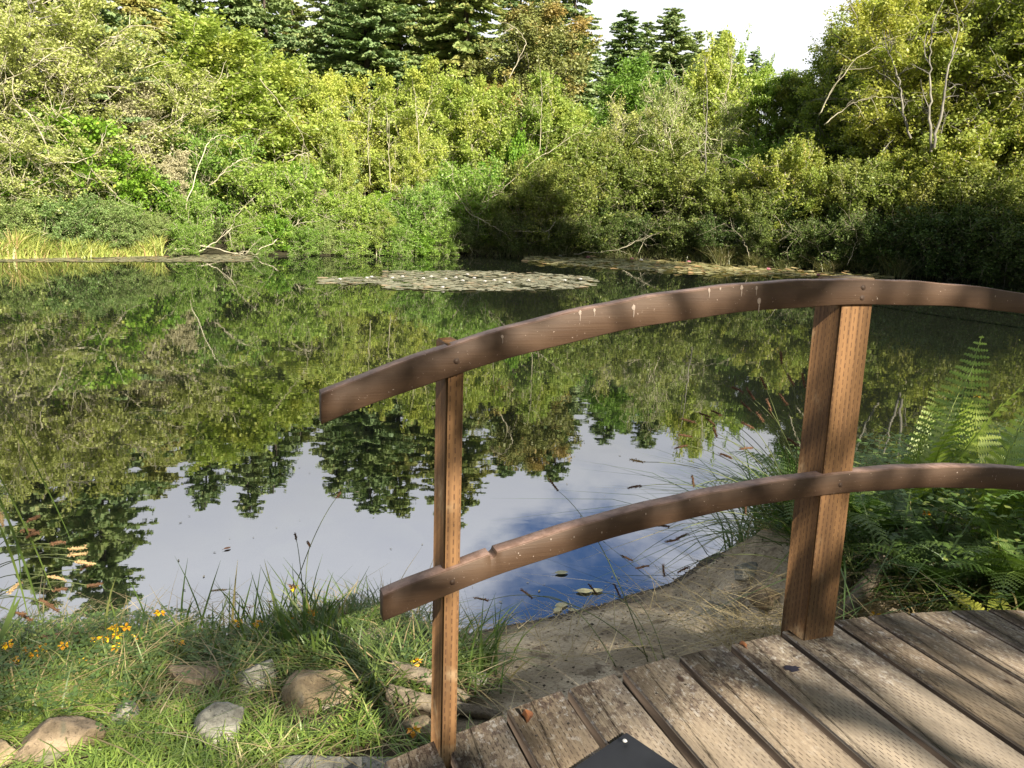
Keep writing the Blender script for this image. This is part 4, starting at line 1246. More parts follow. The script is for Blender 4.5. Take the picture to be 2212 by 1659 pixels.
rock(420, 1490, .20, .17, .17, RK[2], 'mottled rounded stone half sunk behind the pale faceted stone', 1, z0=.25)
rock(565, 1480, .15, .14, .15, RK[0], 'grey lichened stone between two larger ones in the grass', 2)
rock(705, 1510, .24, .18, .19, RK[1], 'broad tan stone left of the weathered log', 3)
rock(482, 1590, .14, .12, .13, RK[0], 'angular grey stone on the lawn edge with a chipped face', 14, 6, .45)
rock(465, 1600, .05, .04, .04, RK[3], 'small white chip of rock against the angular grey stone', 5, 6, .3)
rock(125, 1610, .22, .17, .18, RK[2], 'sunlit pinkish tan stone near the bottom left corner', 6)
rock(262, 1555, .09, .09, .09, RK[0], 'small dark grey stone buried in clover', 7)
rock(8, 1640, .10, .08, .09, RK[1], 'yellowish stone cut off by the left edge', 8)
rock(795, 1392, .20, .07, .16, RK[3], 'flat cream coloured boulder at the water edge behind the sedge', 9, 6, .35, .1)
rock(905, 1590, .10, .09, .10, RK[1], 'brown stone at the foot of the slim post', 10)
rock(1032, 1470, .08, .08, .08, RK[0], 'dark rough stone right of the slim post', 11)
rock(770, 1659, .42, .10, .16, RK[0], 'long flat grey slab beside the first deck board', 12, 5, .1, .36)
rock(1660, 1290, .14, .09, .12, RK[2], 'brownish stone left of the right post', 13, 7, .3, .4)
rock(1560, 1330, .15, .10, .12, RK[0], 'pale clod on top of the beach mound', 15, 8, .3, .4)
rock(1610, 1235, .13, .08, .1, RK[0], 'grey clod where the mound meets the fern', 16, 8, .3, .3)
rock(995, 1395, .07, .04, .06, RK[0], 'little dark stone at the waterline behind the slim post', 17, 8, .3, .05)
for lx, ly in ((860, 1515), (910, 1530), (960, 1540)):
    lg_ = hit_ground(lx, ly, .28); STONES.append((lg_[0], lg_[1] - .03, .16, .13))
# short lawn in the foreground
mb = MB()
p = ground_pts(60000, -2.6, 0.15, 0.7, 2.15, lambda x, y: (x < left_edge(x, y)) & (y < 2.02 + .12 * np.sin(x * 5) + .1 * rng.normal(size=x.shape)))
t = np.clip(rng.uniform(0, 1, len(p)) * .9 + (np.sin(p[:, 0] * 9) * np.sin(p[:, 1] * 8 + 1) > .55) * .25, 0, 1)
blades(mb, rng, p, rng.uniform(.025, .075, len(p)), .0042, .6, curve=.9, tint=t)
tag(mb.build('lawn_grass', GRASS), 'short sunlit grass in the bottom left corner', 'grass', kind='stuff')
# rank grass between lawn and water
mb = MB()
p = ground_pts(22000, -2.8, 0.1, 1.7, 2.98, lambda x, y: (x < left_edge(x, y)) & (y > 1.93 + .1 * np.sin(x * 6)))
dn = shore_dist(p[:, 0], p[:, 1])
blades(mb, rng, p, rng.uniform(.03, .15, len(p)) * np.clip(.3 + dn * 1.6, .3, 1), .005, .4, curve=.8)

p = ground_pts(1700, -0.55, 0.0, 1.95, 2.6, lambda x, y: x < left_edge(x, y) + .02)
blades(mb, rng, p, rng.uniform(.07, .19, len(p)), .006, .5, curve=1.0, azspread=1.2)
tag(mb.build('rank_grass', GRASSM), 'tangled longer grass between the lawn and the pond', 'grass', kind='stuff')
mb = MB()
p = ground_pts(3600, -2.6, 0.35, 1.75, 2.95, lambda x, y: (x < left_edge(x, y) + .12))
blades(mb, rng, p, rng.uniform(.04, .14, len(p)), .0032, 1.6, curve=1.5)
p = ground_pts(700, 0.7, 1.35, 2.05, 2.6, lambda x, y: x > .5)
blades(mb, rng, p, rng.uniform(.04, .16, len(p)), .003, 2.4, curve=1.3)
p = ground_pts(420, -.1, 1.2, 2.2, 3.1, lambda x, y: x > -.2)
blades(mb, rng, p, rng.uniform(.02, .09, len(p)), .0025, 2.6, curve=.6)
tag(mb.build('dead_grass', STRAW), 'dry straw and dead blades lying through the green', 'straw', kind='stuff')
# clover and trefoil leaves
def clover(mb, p, h, s):
    n = len(p)
    c = p + np.stack([rng.normal(0, .01, n), rng.normal(0, .01, n), rng.uniform(h[0], h[1], n)], 1)
    for k in range(3):
        a = rng.uniform(0, 2 * PI, n) + k * 2.09 if k == 0 else a + 2.09
        d = np.stack([np.cos(a), np.sin(a), rng.uniform(-.1, .5, n)], 1); sd = np.stack([-np.sin(a), np.cos(a), np.zeros(n)], 1)
        l = rng.uniform(.7, 1.2, n)[:, None] * s
        v = np.stack([c, c + d * l * .6 + sd * l * .38, c + d * l, c + d * l * .6 - sd * l * .38], 1).reshape(-1, 3)
        mb.add(v, np.arange(n * 4).reshape(-1, 4), None, np.repeat(rng.uniform(0, 1, n), 4))
mb = MB()
clover(mb, ground_pts(11000, -2.8, 0.0, 1.75, 2.95, lambda x, y: (x < left_edge(x, y)) & (np.sin(x * 5 + 1) + np.sin(y * 6) + rng.normal(0, .5, x.shape) > -.3)), (.01, .10), .014)
tag(mb.build('clover', CLOV), 'mat of small trefoil leaves among the grass', 'clover', kind='stuff')
# upright broad blades standing at the water's edge
mb = MB()
roots = []
for _ in range(230):
    px = rng.choice([rng.uniform(430, 790), rng.normal(600, 55), rng.normal(650, 40), rng.uniform(200, 430)], p=[.35, .3, .25, .1])
    roots.append(hit_ground(px, rng.uniform(1375, 1440), .12))
roots = np.array(roots)
blades(mb, rng, roots, rng.uniform(.10, .34, len(roots)) * rng.uniform(.6, 1, len(roots)), .0085, .28, curve=.25, rows=5)
r2 = np.array([hit_ground(rng.normal(1035, 28), rng.normal(1450, 25), .2) for _ in range(70)])
blades(mb, rng, r2, rng.uniform(.08, .24, len(r2)), .0065, .3, curve=.35, rows=5)
tag(mb.build('sedge_blades', GRASSM), 'upright broad sedge blades standing against the water', 'sedge', kind='stuff')
# right bank growth
mb = MB()
def rb_(x, y):
    return ((x - 1.12) * 0.8 + (y - 2.75) * .55 > 0.0) & ((np.array([x, y]).T - P0[:2]) @ bv[:2] > 0.12)
p = ground_pts(26000, 1.0, 5.5, 1.8, 6.5, rb_)
blades(mb, rng, p, rng.uniform(.12, .46, len(p)), .0085, .6, curve=1.0)
tag(mb.build('bank_grass', GRASSM), 'deep rank grass covering the shaded bank right of the post', 'grass', kind='stuff')
mb = MB()
p = ground_pts(16000, 1.2, 5.5, 1.8, 6.5, rb_)
clover(mb, p, (.03, .42), .028)
tag(mb.build('bank_weeds', CLOV), 'low leafy weeds tangled under the ferns', 'weeds', kind='stuff')

# ---- ferns
FERN = leaf_mat('fern_green', (0.07, 0.13, 0.025), (0.13, 0.21, 0.045), trans=.4)
FERNB = leaf_mat('fern_bright', (0.15, 0.24, 0.03), (0.25, 0.34, 0.055), trans=.4)
FERNY = leaf_mat('fern_yellow', (0.26, 0.30, 0.04), (0.36, 0.36, 0.07), trans=.4)
def frond_mesh(name, L, arch, mat, seed, npair=22, width=.19):
    r = np.random.default_rng(seed); mb = MB()
    t = np.linspace(0, 1, 40)
    ang = R_(82) - arch * t ** 1.3
    x = np.concatenate([[0], np.cumsum(np.cos(ang[:-1]) * L / 39)]); z = np.concatenate([[0], np.cumsum(np.sin(ang[:-1]) * L / 39)])
    axis_ = np.stack([x, r.normal(0, .002, 40).cumsum(), z], 1)
    tube(mb, axis_, np.linspace(.0032, .0008, 40), 5, tint=.9)
    for i in range(npair):
        f = .22 + .77 * i / (npair - 1)
        p = sample_poly(axis_, f); tg = unit(sample_poly(axis_, min(f + .03, .999)) - sample_poly(axis_, f - .03))
        g = (f - .22) / .77
        Lp = L * width * (min(1, .45 + g * 2.2)) * max(0.0, 1 - g) ** .75 + .006
        for sgn in (-1, 1):
            d = unit(np.array([0, sgn, 0]) + tg * .45 + np.array([0, 0, -.12]) + r.normal(0, .05, 3))
            nl = max(4, int(Lp / .0075)); tt = (np.arange(nl) + .5) / nl
            c = p + d * (tt * Lp)[:, None] + np.array([0, 0, -1]) * (tt ** 2 * Lp * .12)[:, None]
            nn = unit(np.cross(d, tg))
            sd = unit(np.cross(nn, d))
            w = (Lp * .15 * (1 - tt * .8) + .0025)[:, None]; hw = Lp / nl * .52
            for s2 in (-1, 1):
                e = c + sd * s2 * w + d * w * .35
                v = np.stack([c - d * hw, e - d * hw * .5, e + d * hw * .2, c + d * hw], 1).reshape(-1, 3)
                mb.add(v, np.arange(nl * 4).reshape(-1, 4), None, np.repeat(np.clip(r.uniform(.1, .8) + r.uniform(-.1, .1, nl), 0, 1), 4))
    return mb.mesh(name, mat)
FR = {k: [frond_mesh('frond', .62, a, m, i * 7 + j) for j, a in enumerate((R_(55), R_(85), R_(110), R_(28)))] for i, (k, m) in enumerate((('g', FERN), ('b', FERNB), ('y', FERNY)))}
def fern(base, n, size, kind, label, az0=0, spread=PI, arch=(0, 1, 2)):
    t = thing('fern', label, 'fern', tuple(base), 0, 'ferns on the near right bank')
    for i in range(n):
        o = bpy.data.objects.new('frond', FR[kind][random.choice(arch)])
        COL.objects.link(o); o.parent = t
        a = az0 + spread * ((i + .5) / n * 2 - 1) + random.uniform(-.15, .15)
        o.rotation_euler = (random.uniform(-.15, .15), random.uniform(-.1, .25), a)
        s = size * random.uniform(.75, 1.15); o.scale = (s, s, s)
    return t
def fb(px, py, dist):
    p = at_dist(px, py, dist); return (p[0], p[1], float(ground_z(p[0], p[1])))
fern(fb(1760, 1150, 3.05), 13, .82, 'g', 'dark green fern spreading left of the right post over the beach', PI, 1.9)
fern(fb(1700, 1230, 3.3), 8, .6, 'g', 'small low fern at the top of the beach mound', PI, 1.5, (1, 2))
fern(fb(1975, 1150, 3.35), 5, 1.3, 'b', 'tall upright bright green fern just right of the right post', .2, 1.6, (3,))
fern(fb(2110, 1150, 3.2), 6, 1.1, 'b', 'tall leaning green fern between the upright one and the frame edge', .0, 1.6, (3, 0))
fern(fb(2250, 1150, 2.9), 8, .9, 'g', 'large dark arching fern at the right edge above the rail', PI, 1.6, (1, 2))
fern(fb(2185, 1290, 2.6), 10, .55, 'y', 'yellow-green low fern at the deck edge far right', PI * .9, 1.9, (1, 2))
fern(fb(1890, 1180, 3.2), 9, .8, 'g', 'half hidden dark fern right behind the right post', .5, PI, (1, 2))
fern(fb(2040, 1180, 2.9), 9, .7, 'g', 'shaded fern under the lower rail', 0, PI, (1, 2))
fern(fb(2330, 1200, 3.4), 9, 1.1, 'g', 'dark fern beyond the right edge', PI, 1.6, (0, 1))

# pebbles and crumbs along the waterline
mb = MB()
for _ in range(1500):
    i = rng.integers(5, 12); f = rng.random(); a = SH[i] * (1 - f) + SH[i + 1] * f
    q_ = a + rng.normal(0, .012, 2) + np.array([.02, -.05]) * abs(rng.normal(0, 1.4))
    z = float(0.012) if shore_dist(q_[0], q_[1]) < 0.02 else None
    z = float(ground_z(q_[0], q_[1])) if z is None else z
    s_ = rng.uniform(.002, .007)
    d = rng.normal(0, 1, (6, 3)); O = np.array([[1, 0, 0], [-1, 0, 0], [0, 1, 0], [0, -1, 0], [0, 0, .6], [0, 0, -.6]]) * s_ * rng.uniform(.6, 1.3, (6, 1))
    mb.add(O + [q_[0], q_[1], z], None, [(0, 2, 4), (2, 1, 4), (1, 3, 4), (3, 0, 4), (2, 0, 5), (1, 2, 5), (3, 1, 5), (0, 3, 5)], rng.random())
for _ in range(2600):
    q_ = np.array([rng.uniform(-.15, 1.3), rng.uniform(2.0, 3.6)])
    if shore_dist(q_[0], q_[1]) < 0: continue
    z = float(ground_z(q_[0], q_[1])); s_ = rng.uniform(.0015, .006) * (1.8 if rng.random() < .06 else 1)
    O = np.array([[1, 0, 0], [-1, 0, 0], [0, 1, 0], [0, -1, 0], [0, 0, .6], [0, 0, -.6]]) * s_ * rng.uniform(.6, 1.3, (6, 1))
    mb.add(O + [q_[0], q_[1], z], None, [(0, 2, 4), (2, 1, 4), (1, 3, 4), (3, 0, 4), (2, 0, 5), (1, 2, 5), (3, 1, 5), (0, 3, 5)], rng.random(), 1 if rng.random() < .45 else 0)
tag(mb.build('pebbles', [plain('dark_pebbles', (.10, .08, .055), .8, var=.3), plain('tan_pebbles', (.34, .27, .18), .85, var=.3)]), 'crumbs and small pebbles scattered over the beach and along its waterline', 'pebbles', kind='stuff')

# ---- weathered split log and roots
def rough_tube(mb, pts, rad, n, r, amp=.12):
    pts = np.array(pts); k = 26
    P = np.array([sample_poly(pts, min(t, .999)) for t in np.linspace(0, 1, k)])
    tube(mb, P, np.interp(np.linspace(0, 1, k), np.linspace(0, 1, len(rad)), rad), n)
    V = mb.v[-1]; ph = np.arange(len(V)) % n
    V += r.normal(0, 1, V.shape) * np.mean(rad) * amp * .5
    V += (np.sin(ph * 2.4 + 1) * np.mean(rad) * amp)[:, None] * unit(V - P[np.minimum(np.arange(len(V)) // n, k - 1)])
LOGM = rock_mat('weathered_wood', (.13, .105, .075), (.27, .225, .165), (.19, .155, .11))
lg = thing('split_log', 'weathered grey log split lengthwise lying in grass behind the slim post', 'log', tuple(hit_ground(900, 1520)))
lo_ = np.array(lg.location)
rr_ = np.random.default_rng(8)
mb = MB(); rough_tube(mb, [hit_ground(845, 1480) + (0, 0, .05) - lo_, hit_ground(930, 1505) + (0, 0, .055) - lo_, hit_ground(1010, 1530) + (0, 0, .02) - lo_], [.022, .023, .015], 14, rr_)
mb.build('upper_half', LOGM, lg)
mb = MB(); rough_tube(mb, [hit_ground(840, 1515) + (0, 0, .026) - lo_, hit_ground(930, 1535) + (0, 0, .02) - lo_, hit_ground(1085, 1555) + (0, 0, .01) - lo_], [.023, .021, .013], 14, rr_)
mb.build('lower_half', LOGM, lg)
mb = MB(); g0 = hit_ground(1825, 1345, .45)
rough_tube(mb, [np.zeros(3), hit_ground(1880, 1290, .45) + (0, 0, .05) - g0, hit_ground(1960, 1200, .4) + (0, 0, .12) - g0], [.022, .026, .02], 12, rr_)
tag(mb.build('fallen_branch', LOGM, None, False, tuple(g0 + (0, 0, .03))), 'mossy grey fallen branch behind the deck edge right of the post', 'branch')

# ---- flowers
YEL = plain('orange_petals', (.85, .36, .02), .5, var=.25); YEL2 = plain('yellow_petals', (.90, .62, .02), .5, var=.15)
STEM = plain('green_stems', (.09, .16, .04), .6); DST = plain('dark_calyx', (.10, .05, .03), .7)
def flower(px, py, i, drop=50, seedpod=False, right=False):
    r = np.random.default_rng(300 + i)
    foot = hit_ground(px + r.uniform(-8, 8), py + drop, .2)
    dist = math.hypot(foot[0], foot[1]) - .01
    hp = at_dist(px, py, dist)
    if hp[2] < foot[2] + .02: hp[2] = foot[2] + .02
    cat = 'seed head' if seedpod else 'flower'
    t = thing('seed_pod' if seedpod else 'trefoil_flower', '', cat, tuple(foot), 0, 'orange trefoil flowers on the near bank' if not seedpod else 'dry star-shaped seed pods')
    st = MB(); d = hp - foot
    cv = [np.zeros(3), d * .5 + r.normal(0, .01, 3), d]
    P = np.array([sample_poly(np.array(cv), x) for x in np.linspace(0, .999, 8)])
    tube(st, P, .0013, 5)
    if not seedpod:
        leaf_quads(st, r, P[2:6].repeat(3, 0) + r.normal(0, .006, (12, 3)), .014, .008, 1)
    st.build('stem', STEM if not seedpod else DST, t)
    hd = MB(); n = int(r.integers(4, 7))
    for k in range(n):
        a = k * 2 * PI / n + r.uniform(-.3, .3); el = r.uniform(-.1, .55) if not seedpod else r.uniform(0, .5)
        u_ = np.array([math.cos(a) * math.cos(el), math.sin(a) * math.cos(el), math.sin(el)])
        s_ = np.array([-math.sin(a), math.cos(a), 0]); w_ = np.cross(u_, s_)
        if seedpod:
            tube(hd, [d, d + u_ * .007, d + u_ * .015], [.0012, .0014, .0004], 4)
            continue
        l = .013
        # banner petal, two wings and keel of a pea flower
        b0 = d + u_ * .003
        hd.add([b0, b0 + u_ * l * .6 + s_ * l * .55 - w_ * l * .4, b0 + u_ * l * .8 - w_ * l * 1.0, b0 + u_ * l * .6 - s_ * l * .55 - w_ * l * .4], [(0, 1, 2, 3)], mat=int(r.random() < .45))
        for sg in (-1, 1):
            hd.add([b0, b0 + u_ * l * .6 + s_ * sg * l * .42, b0 + u_ * l * 1.25 + s_ * sg * l * .12, b0 + u_ * l * .7 - w_ * l * .25], [(0, 1, 2, 3)], mat=0)
        hd.add([b0, b0 + u_ * l * .5 + w_ * l * .3, b0 + u_ * l * 1.1, b0 + u_ * l * .4 - w_ * l * .2], [(0, 1, 2, 3)], mat=1)
    hd.build('flower_head' if not seedpod else 'pod_star', [YEL, YEL2] if not seedpod else DST, t)
    return t
FL = [(7,1265,60),(345,1323,90),(245,1356,60),(271,1355,60),(253,1372,50),(295,1377,50),(207,1380,45),(224,1379,45),(139,1395,45),(252,1397,40),(92,1400,40),(71,1412,40),(56,1408,40),(31,1425,35),(16,1391,50),
      (176,1425,30),(387,1388,40),(635,1270,110),(675,1324,70),(623,1338,60),(605,1341,55),(557,1345,55),(514,1344,60),(900,1429,50),(894,1578,40),(1890,1329,30),(2003,1108,120),(2170,1173,100),(2111,856,300)]
FL.sort()
for i, (x, y, d) in enumerate(FL):
    t = flower(x, y, i, d)
    t['label'] = (f'orange-yellow trefoil flower, {ORD[i]} from the left among those on the near bank' if i < 25 else
                  ['orange trefoil flower at the deck edge right of the right post', 'small yellow flower low in the weeds under the lower rail', 'small yellow flower in the weeds near the right edge', 'yellow flower among the tall ferns above the lower rail'][i - 25])
PD = [(508, 1285, 90), (630, 1245+20, 120), (583, 1300, 90), (660, 1325, 70), (695, 1315, 70), (735, 1300, 80), (652, 1275, 100), (540, 1312, 70), (745, 1325, 60), (100, 1375, 50), (125, 1370, 50), (165, 1368, 50), (300, 1395, 40), (330, 1400, 40)]
for i, (x, y, d) in enumerate(sorted(PD)):
    flower(x, y, 40 + i, d, True)['label'] = f'dry brown star-shaped seed pod, {ORD[i]} from the left at the water edge'

# ---- grasses with seed heads
SH1 = plain('brown_seed_heads', (.15, .08, .04), .8, var=.3); SH2 = plain('straw_seed_heads', (.42, .30, .15), .8, var=.2)
SG = plain('stalk_green', (.14, .17, .06), .6)
def seed_grass(root, hx, hy, dist, hlen, ang, i, label, group, mat=SH1, rad=.0026):
    r = np.random.default_rng(700 + i)
    root = np.array(root); hp = at_dist(hx, hy, dist)
    side = c_rt * math.cos(ang) + c_up * math.sin(ang)
    tip = hp + side * hlen
    t = thing('seed_grass', label, 'grass stem', tuple(root), 0, group)
    a = hp - root
    mid = a * .5 + np.array([0, 0, .10 + .12 * np.linalg.norm(a[:2])])
    x = np.linspace(0, 1, 16)[:, None]
    P = (1 - x) ** 2 * 0 + 2 * x * (1 - x) * (mid * 1.0) + x ** 2 * a
    mb = MB(); tube(mb, P, np.linspace(.0019, .0009, 16), 4); mb.build('stalk', SG, t)
    mb = MB(); k = 14
    u = np.linspace(0, 1, k)[:, None]
    b = side * hlen
    Q = a + b * u + np.array([0, 0, -1]) * (u ** 2) * hlen * r.uniform(-.1, .25)
    rr = rad * np.sin(np.clip(u[:, 0] * PI * .93 + .15, 0, PI)) ** .6 * (1 + .18 * np.sin(np.arange(k) * 2.6)) + .0005
    tube(mb, Q, rr, 7)
    leaf_quads(mb, r, np.repeat(Q, 7, 0) + r.normal(0, rad * .8, (k * 7, 3)), .007, .0028, .2)
    mb.build('seed_head', mat, t)
rb0 = fb(1770, 1150, 2.95)
RH = [(1688,785,1.6),(1715,832,2.1),(1739,837,1.8),(1604,847,-.6+PI),(1630,863,2.2),(1701,875,2.2),(1666,889,1.9),(1621,886,2.4),(1534,901,2.7),(1500,913,2.8),(1545,918,2.5),(1559,898,2.6),(1628,925,2.7),(1494,943,3.0),(1484,962,3.3),
      (1672,905,2.0),(1649,912,2.1),(1548,945,1.8),(1625,967,3.2),(1722,962,2.4),(1756,665,2.0),(1385,1050,3.1),(1390,998,3.0),(1499,1052,1.7),(1366,1211,2.7),(1401,1222,3.3),(1446,1137,3.0),(1465,1165,3.4),(1486,1153,3.5),(1489,1224,3.5),(1435,1245,1.7),(1611,1110,1.6),(1520,1108,3.2),(1580,990,2.6),(1655,840,2.0)]
RH.sort()
for i, (x, y, a) in enumerate(RH):
    low = y > 1100
    rt_ = (rb0[0] + random.uniform(-.12, .12), rb0[1] + random.uniform(-.25, .3), rb0[2])
    rt_ = (rt_[0], rt_[1], float(ground_z(rt_[0], rt_[1])))
    lab = f'brown foxtail grass head, {f"number {i+1}" if i >= len(ORD) else ORD[i]} from the left of those arching out from the right post'
    seed_grass(rt_, x, y, random.uniform(2.5, 2.8), .040, a, i, ' '.join(lab.split()[:16]), 'foxtail grasses by the right post', SH2 if x in (1390,) else SH1)
LH = [(150,1186,.05,2),(150,1199,.05,2),(165,1213,-.15,2),(105,1246,0,2),(175,1230,.5,1),(192,1265,.1,1),(118,1275,.2,1),(20,1280,.8,2),(85,1296,-.3,1),(98,1304,-.4,1),(28,1322,-.2,1),(42,1327,-.3,1),(110,1175,.35,1),(58,1160,.5,1),(48,1146,.2,1),(5,1135,1.7,2),(60,1125,.4,1)]
LH.sort()
for i, (x, y, a, mt_) in enumerate(LH):
    rt_ = hit_ground(-190 + random.uniform(-60, 40), 1440 + random.uniform(-30, 60), .15)
    seed_grass(rt_, x, y, random.uniform(1.95, 2.15), .038 if mt_ == 2 else .03, a, 60 + i, f'arching grass with tan seed head, {ORD[i]} from the left at the left edge', 'seeding grasses at the left edge', SH2 if mt_ == 2 else SH1, .0024)
for i, (x, y, a, fx, fy, lab) in enumerate([(640, 1165, 1.75, 662, 1380, 'thin upright grass with small brown seed head left of the crossing pair'), (669, 1180, 1.9, 655, 1370, 'thin upright grass with small brown seed head right of the first'),
        (727, 1075, 1.0, 600, 1400, 'longest thin stalk leaning right with tiny brown head'), (488, 1274, 3.1, 560, 1380, 'bent straw stalk with pale head pointing left over water'),
        (1055, 1297, 2.9, 1400, 1420, 'long fallen looking grass with brown plume over the small bay'), (1150, 1292, 2.4, 1330, 1440, 'thin stalk with brown plume crossing the small bay'),
        (1290, 1285, 2.2, 1420, 1430, 'tan plume stalk above the pebbly shore'), (1340, 1290, 2.0, 1440, 1440, 'dark plume stalk nearest the beach mound'), (1205, 1060, 2.2, 1400, 1430, 'very thin tall stalk with open faint panicle')]):
    g = hit_ground(fx, fy, .25)
    seed_grass(g, x, y, math.hypot(g[0], g[1]) + (.12 if i < 4 else .35), .022 if i < 3 else .05, a, 90 + i, lab, None, SH1 if i != 3 else SH2, .0024)
# long loose blades rising at the left edge
mb = MB()
for (x0, y0, x1, y1, x2, y2, w) in [(90,1340,40,1150,-60,950,.006),(60,1330,30,1180,-40,1060,.006),(110,1270,60,1130,-40,960,.004),(150,1100+60,100,1040,-20,830,.003),(45,1250,40,1130,-10,1080,.004),(0,1430,30,1400,75,1370,.03),(0,1390,20,1330,45,1290,.012),(-20,1420,15,1350,40,1270,.008)]:
    base = at_dist(x2 if y2 > y0 else x0, max(y0, y2), 2.05) ; P = np.array([at_dist(a, b, 2.0 + .04 * k) for k, (a, b) in enumerate(((x0, y0), (x1, y1), (x2, y2)))])
    xx = np.linspace(0, 1, 10)[:, None]; C_ = (1 - xx) ** 2 * P[0] + 2 * xx * (1 - xx) * P[1] + xx ** 2 * P[2]
    tg = unit(np.gradient(C_, axis=0)); sd = unit(np.cross(tg, (0, 1, .3))); ww = (w * np.sin(np.clip(xx * 2.9 + .2, 0, PI)) * .5 + .0004)
    mb.add(np.stack([C_ + sd * ww, C_ - sd * ww], 1).reshape(-1, 3), [(2 * i, 2 * i + 1, 2 * i + 3, 2 * i + 2) for i in range(9)], None, random.random() * .6)
tag(mb.build('long_blades', GRASSM), 'long loose blades curving in from the left edge', 'grass', kind='stuff')

# ---- specks of debris on the surface
mb = MB()
c = []
for _ in range(420):
    q_ = on_z(rng.uniform(-50, 1700), rng.choice([rng.uniform(640, 1350), rng.uniform(560, 760)]))
    if float(shore_dist(q_[0], q_[1])) < -.03: c.append((q_[0], q_[1], .003))
c = np.array(c)
for p_ in c:
    s_ = rng.uniform(.003, .009) * (1 + np.hypot(*p_[:2]) * .12); a_ = rng.uniform(0, PI); d_ = np.array([math.cos(a_), math.sin(a_), 0]) * s_; e_ = np.array([-math.sin(a_), math.cos(a_), 0]) * s_ * .4
    mb.add([p_ - d_, p_ + e_, p_ + d_ + (0, 0, .001), p_ - e_], [(0, 1, 2, 3)], None, rng.random())
tag(mb.build('floating_debris', plain('floating_bits', (.30, .26, .17), .6, var=.3)), 'tiny bits of leaf and seed fluff drifting on the pond', 'debris', kind='stuff')

# ---- fallen leaves on the water and the deck
LFM = plain('fallen_leaf', (.42, .40, .22), .5, var=.2); LFO = plain('dry_leaf', (.45, .19, .08), .6, var=.2)
def fallen_leaf(p, L, az, mat, label, curl=.1, tilt=0):
    mb = MB(); n = 9; V = []
    for i in range(n):
        t = i / (n - 1); w = math.sin(PI * min(1, t * .93 + .04)) ** .8 * L * .32
        for s in (-1, -.5, 0, .5, 1):
            V.append(((t - .5) * L, s * w, abs(s) ** 2 * curl * L + math.sin(t * PI) * curl * .3 * L + .002))
    mb.add(V, [(i * 5 + j, (i + 1) * 5 + j, (i + 1) * 5 + j + 1, i * 5 + j + 1) for i in range(n - 1) for j in range(4)])
    tube(mb, [(-.5 * L, 0, .003), (-.75 * L, .03 * L, .003)], .0008, 4)
    o = mb.build('fallen_leaf', mat, None, True, tuple(p)); o.rotation_euler = (tilt, 0, az)
    tag(o, label, 'leaf')
for (x, y, L, az, m_, lab) in [(1213, 1238, .06, .3, LFM, 'pale round leaf floating farthest out in the small bay'), (1262, 1278, .07, .1, LFM, 'pale green leaf floating on the blue water, left of two'), (1288, 1277, .06, .3, LFM, 'yellowish leaf floating close to its pale neighbour'),
                          (1213, 1308, .06, .5, LFM, 'olive leaf floating near the pebbly shore'), (1240, 1320, .05, -.4, LFM, 'small leaf caught at the pebbly shore'), (1205, 1318, .05, 1, LFM, 'pale leaf tip beside the olive leaf'), (1342, 1500, .0, 0, LFM, ''),
                          (491, 1185, .035, .9, LFO, 'tiny tan leaf adrift on the open reflection'), (290, 1388, .08, .2, LFM, 'round green leaf floating by the orange flowers')]:
    if L: fallen_leaf(on_z(x, y, .003), L, az, m_, lab, .03)
mb = MB(); p = on_z(1131, 1557, .47)
fallen_leaf((p[0], p[1], deck_z((p - P0) @ bu) - .004), .034, 1.9, LFO, 'curled rust coloured leaf wedged between two deck boards', .5, .5)
p = on_z(1602, 1402, .55)
fallen_leaf((p[0], p[1], deck_z((p - P0) @ bu)), .02, 2.2, LFO, 'small rust coloured leaf in the gap left of the right post', .4, .8)
mb = MB(); p = on_z(1988, 1508, .53); z_ = deck_z((p - P0) @ bu) + .003
tube(mb, [(0, 0, 0), (.006, .012, .001), (.004, .024, .001), (.010, .034, .002)], .0012, 5); tube(mb, [(.006, .012, .001), (-.004, .018, .001)], .0009, 4)
tag(mb.build('twig', LOGM, None, False, (p[0], p[1], z_)), 'tiny bent twig lying on the deck boards', 'twig')

# ------------------------------------------------------------------ unseen tree behind the camera, canopy gaps shaped to dapple the near bank
e1 = unit(np.cross(SUN, (0, 0, 1.0))); e2 = np.cross(e1, SUN)
def rail_pt(px, py, vo=-0.012):
    u_, z_ = plane_uz(px, py, vo); return P0 + bu * u_ + bv * vo + np.array([0, 0, z_])
LIT = []  # spots to keep sunlit; the unseen canopy is left open toward them
for x, y, r in [(1180,712,.05),(1240,700,.06),(1300,692,.07),(1370,680,.07),(1440,668,.07),(1520,655,.06),(1900,628,.05),(2120,640,.06),(1420,1118,.03),(1850,1042,.04),(2030,1030,.05),(2120,1035,.06),
                (1860,700,.03),(1840,880,.05),(1825,960,.05),(1800,1130,.03),(1785,1240,.045),(975,1330,.04),(972,1390,.05),(968,1450,.05),(965,1520,.03)]:
    LIT.append((rail_pt(x, y), r * .9))
for x, y, r in [(1140,1590,.06),(1240,1560,.06),(1290,1500,.03),(1440,1540,.06),(1500,1590,.09),(1570,1640,.10),(1700,1640,.08),(1660,1590,.05),(1860,1630,.06),(1950,1600,.04),(2060,1520,.07),(2150,1520,.07),(2180,1450,.05),(2120,1380,.03),(1880,1400,.03)]:
    LIT.append((on_z(x, y, deck_z(.0) - .03), r * .7))
for x, y, r in [(1255,1402,.09),(1180,1400,.05),(1340,1380,.04),(1480,1330,.03),(790,1372,.12),(720,1365,.06),(20,1640,.14),(120,1625,.12),(220,1640,.14),(300,1590,.10),(330,1650,.12),(430,1640,.12),(520,1630,.12),(610,1640,.11),(700,1650,.08),
                (380,1590,.06),(465,1590,.04),(880,1420,.08),(1080,1430,.03),]:
    LIT.append((hit_ground(x, y, .28), r * .42))
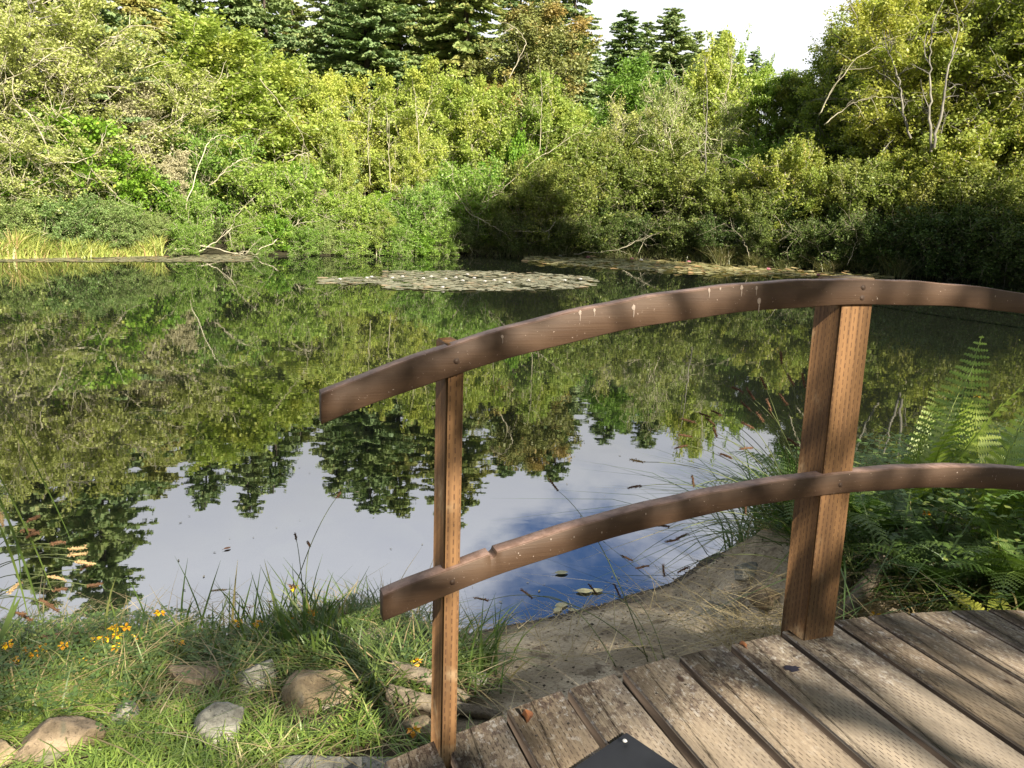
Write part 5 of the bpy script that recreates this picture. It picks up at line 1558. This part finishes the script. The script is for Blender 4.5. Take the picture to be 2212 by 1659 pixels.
for x, y, r in [(60,1655,.16),(180,1655,.16),(380,1655,.16),(480,1650,.16),(560,1650,.15),(660,1659,.12),(260,1640,.15),(480,1620,.12),(560,1610,.1)]:
    LIT.append((hit_ground(x, y, .28), r * .5))
for x, y, d, r in [(1990,900,3.3,.2),(2040,830,3.3,.2),(2120,880,3.2,.2),(1980,980,3.3,.12),(2150,1250,2.6,.10),(2140,1120,2.9,.06),(1650,1080,2.9,.06),(1560,930,2.7,.15),(1640,880,2.7,.12),(150,1195,2.05,.12),(170,1210,2.05,.08),(60,1290,2.05,.08),(345,1323,2.5,.04),(250,1370,2.6,.05),(80,1400,2.6,.05),(640,1300,2.8,.05),(640,1200,2.8,.05)]:
    LIT.append((at_dist(x, y, d), r))
L2 = np.array([(p @ e1, p @ e2, r) for p, r in LIT])
rg = np.random.default_rng(11)
tb, cb = MB(), MB()
base = np.array([6.2, -6.0, float(ground_z(6.2, -6.0))])
trk = curve_pts(rg, (0, 0, -.3), (-.1, .05, 1), 7.5, 12, .2, .05)
tube(tb, trk, np.linspace(.19, .05, 13), 10)
cl = []
for s1 in np.arange(-4.6, 3.4, .125):
    for s2 in np.arange(-2.6, 3.6, .125):
        a, b = s1 + rg.normal(0, .03), s2 + rg.normal(0, .03)
        d = np.hypot(L2[:, 0] - a, L2[:, 1] - b) - L2[:, 2]
        if d.min() < .06 or rg.random() < .03: continue
        # world point: keep the canopy between 3.3 m and 5 m up
        p = e1 * a + e2 * b
        k = (4.1 + rg.uniform(-.7, .9) - p[2]) / SUN[2]
        p = p + SUN * k
        # only where the shadow lands on the near bank and bridge
        gk = (p[2] - .4) / SUN[2]; g = p - SUN * gk
        if -3.2 < g[0] < 5.4 and .3 < g[1] < 6.8:
            cl.append(p)
cl = np.array(cl)
print('canopy clumps', len(cl))
c = np.repeat(cl, 34, 0); c = c + rg.normal(0, .05, c.shape)
leaf_quads(cb, rg, c - base, .075, .05, .4)
hub = [sample_poly(trk, t) for t in (.45, .52, .6, .68, .76, .84, .9, .96)]
sel = cl[rg.choice(len(cl), 46, replace=False)]
for i, p in enumerate(sel):
    h = hub[i % len(hub)]; q = p - base
    mid = (h + q) / 2 + rg.normal(0, .25, 3)
    x = np.linspace(0, 1, 9)[:, None]; P = (1 - x) ** 2 * h + 2 * x * (1 - x) * mid + x ** 2 * q
    tube(tb, P, np.linspace(.035, .006, 9), 5)
t = thing('dapple_caster_tree', 'unseen tree behind the viewer, leaf gaps shaped to dapple the bridge', 'tree', tuple(base))
tb.build('trunk', BARK_M, t, True); cb.build('crown', ML['green'], t)
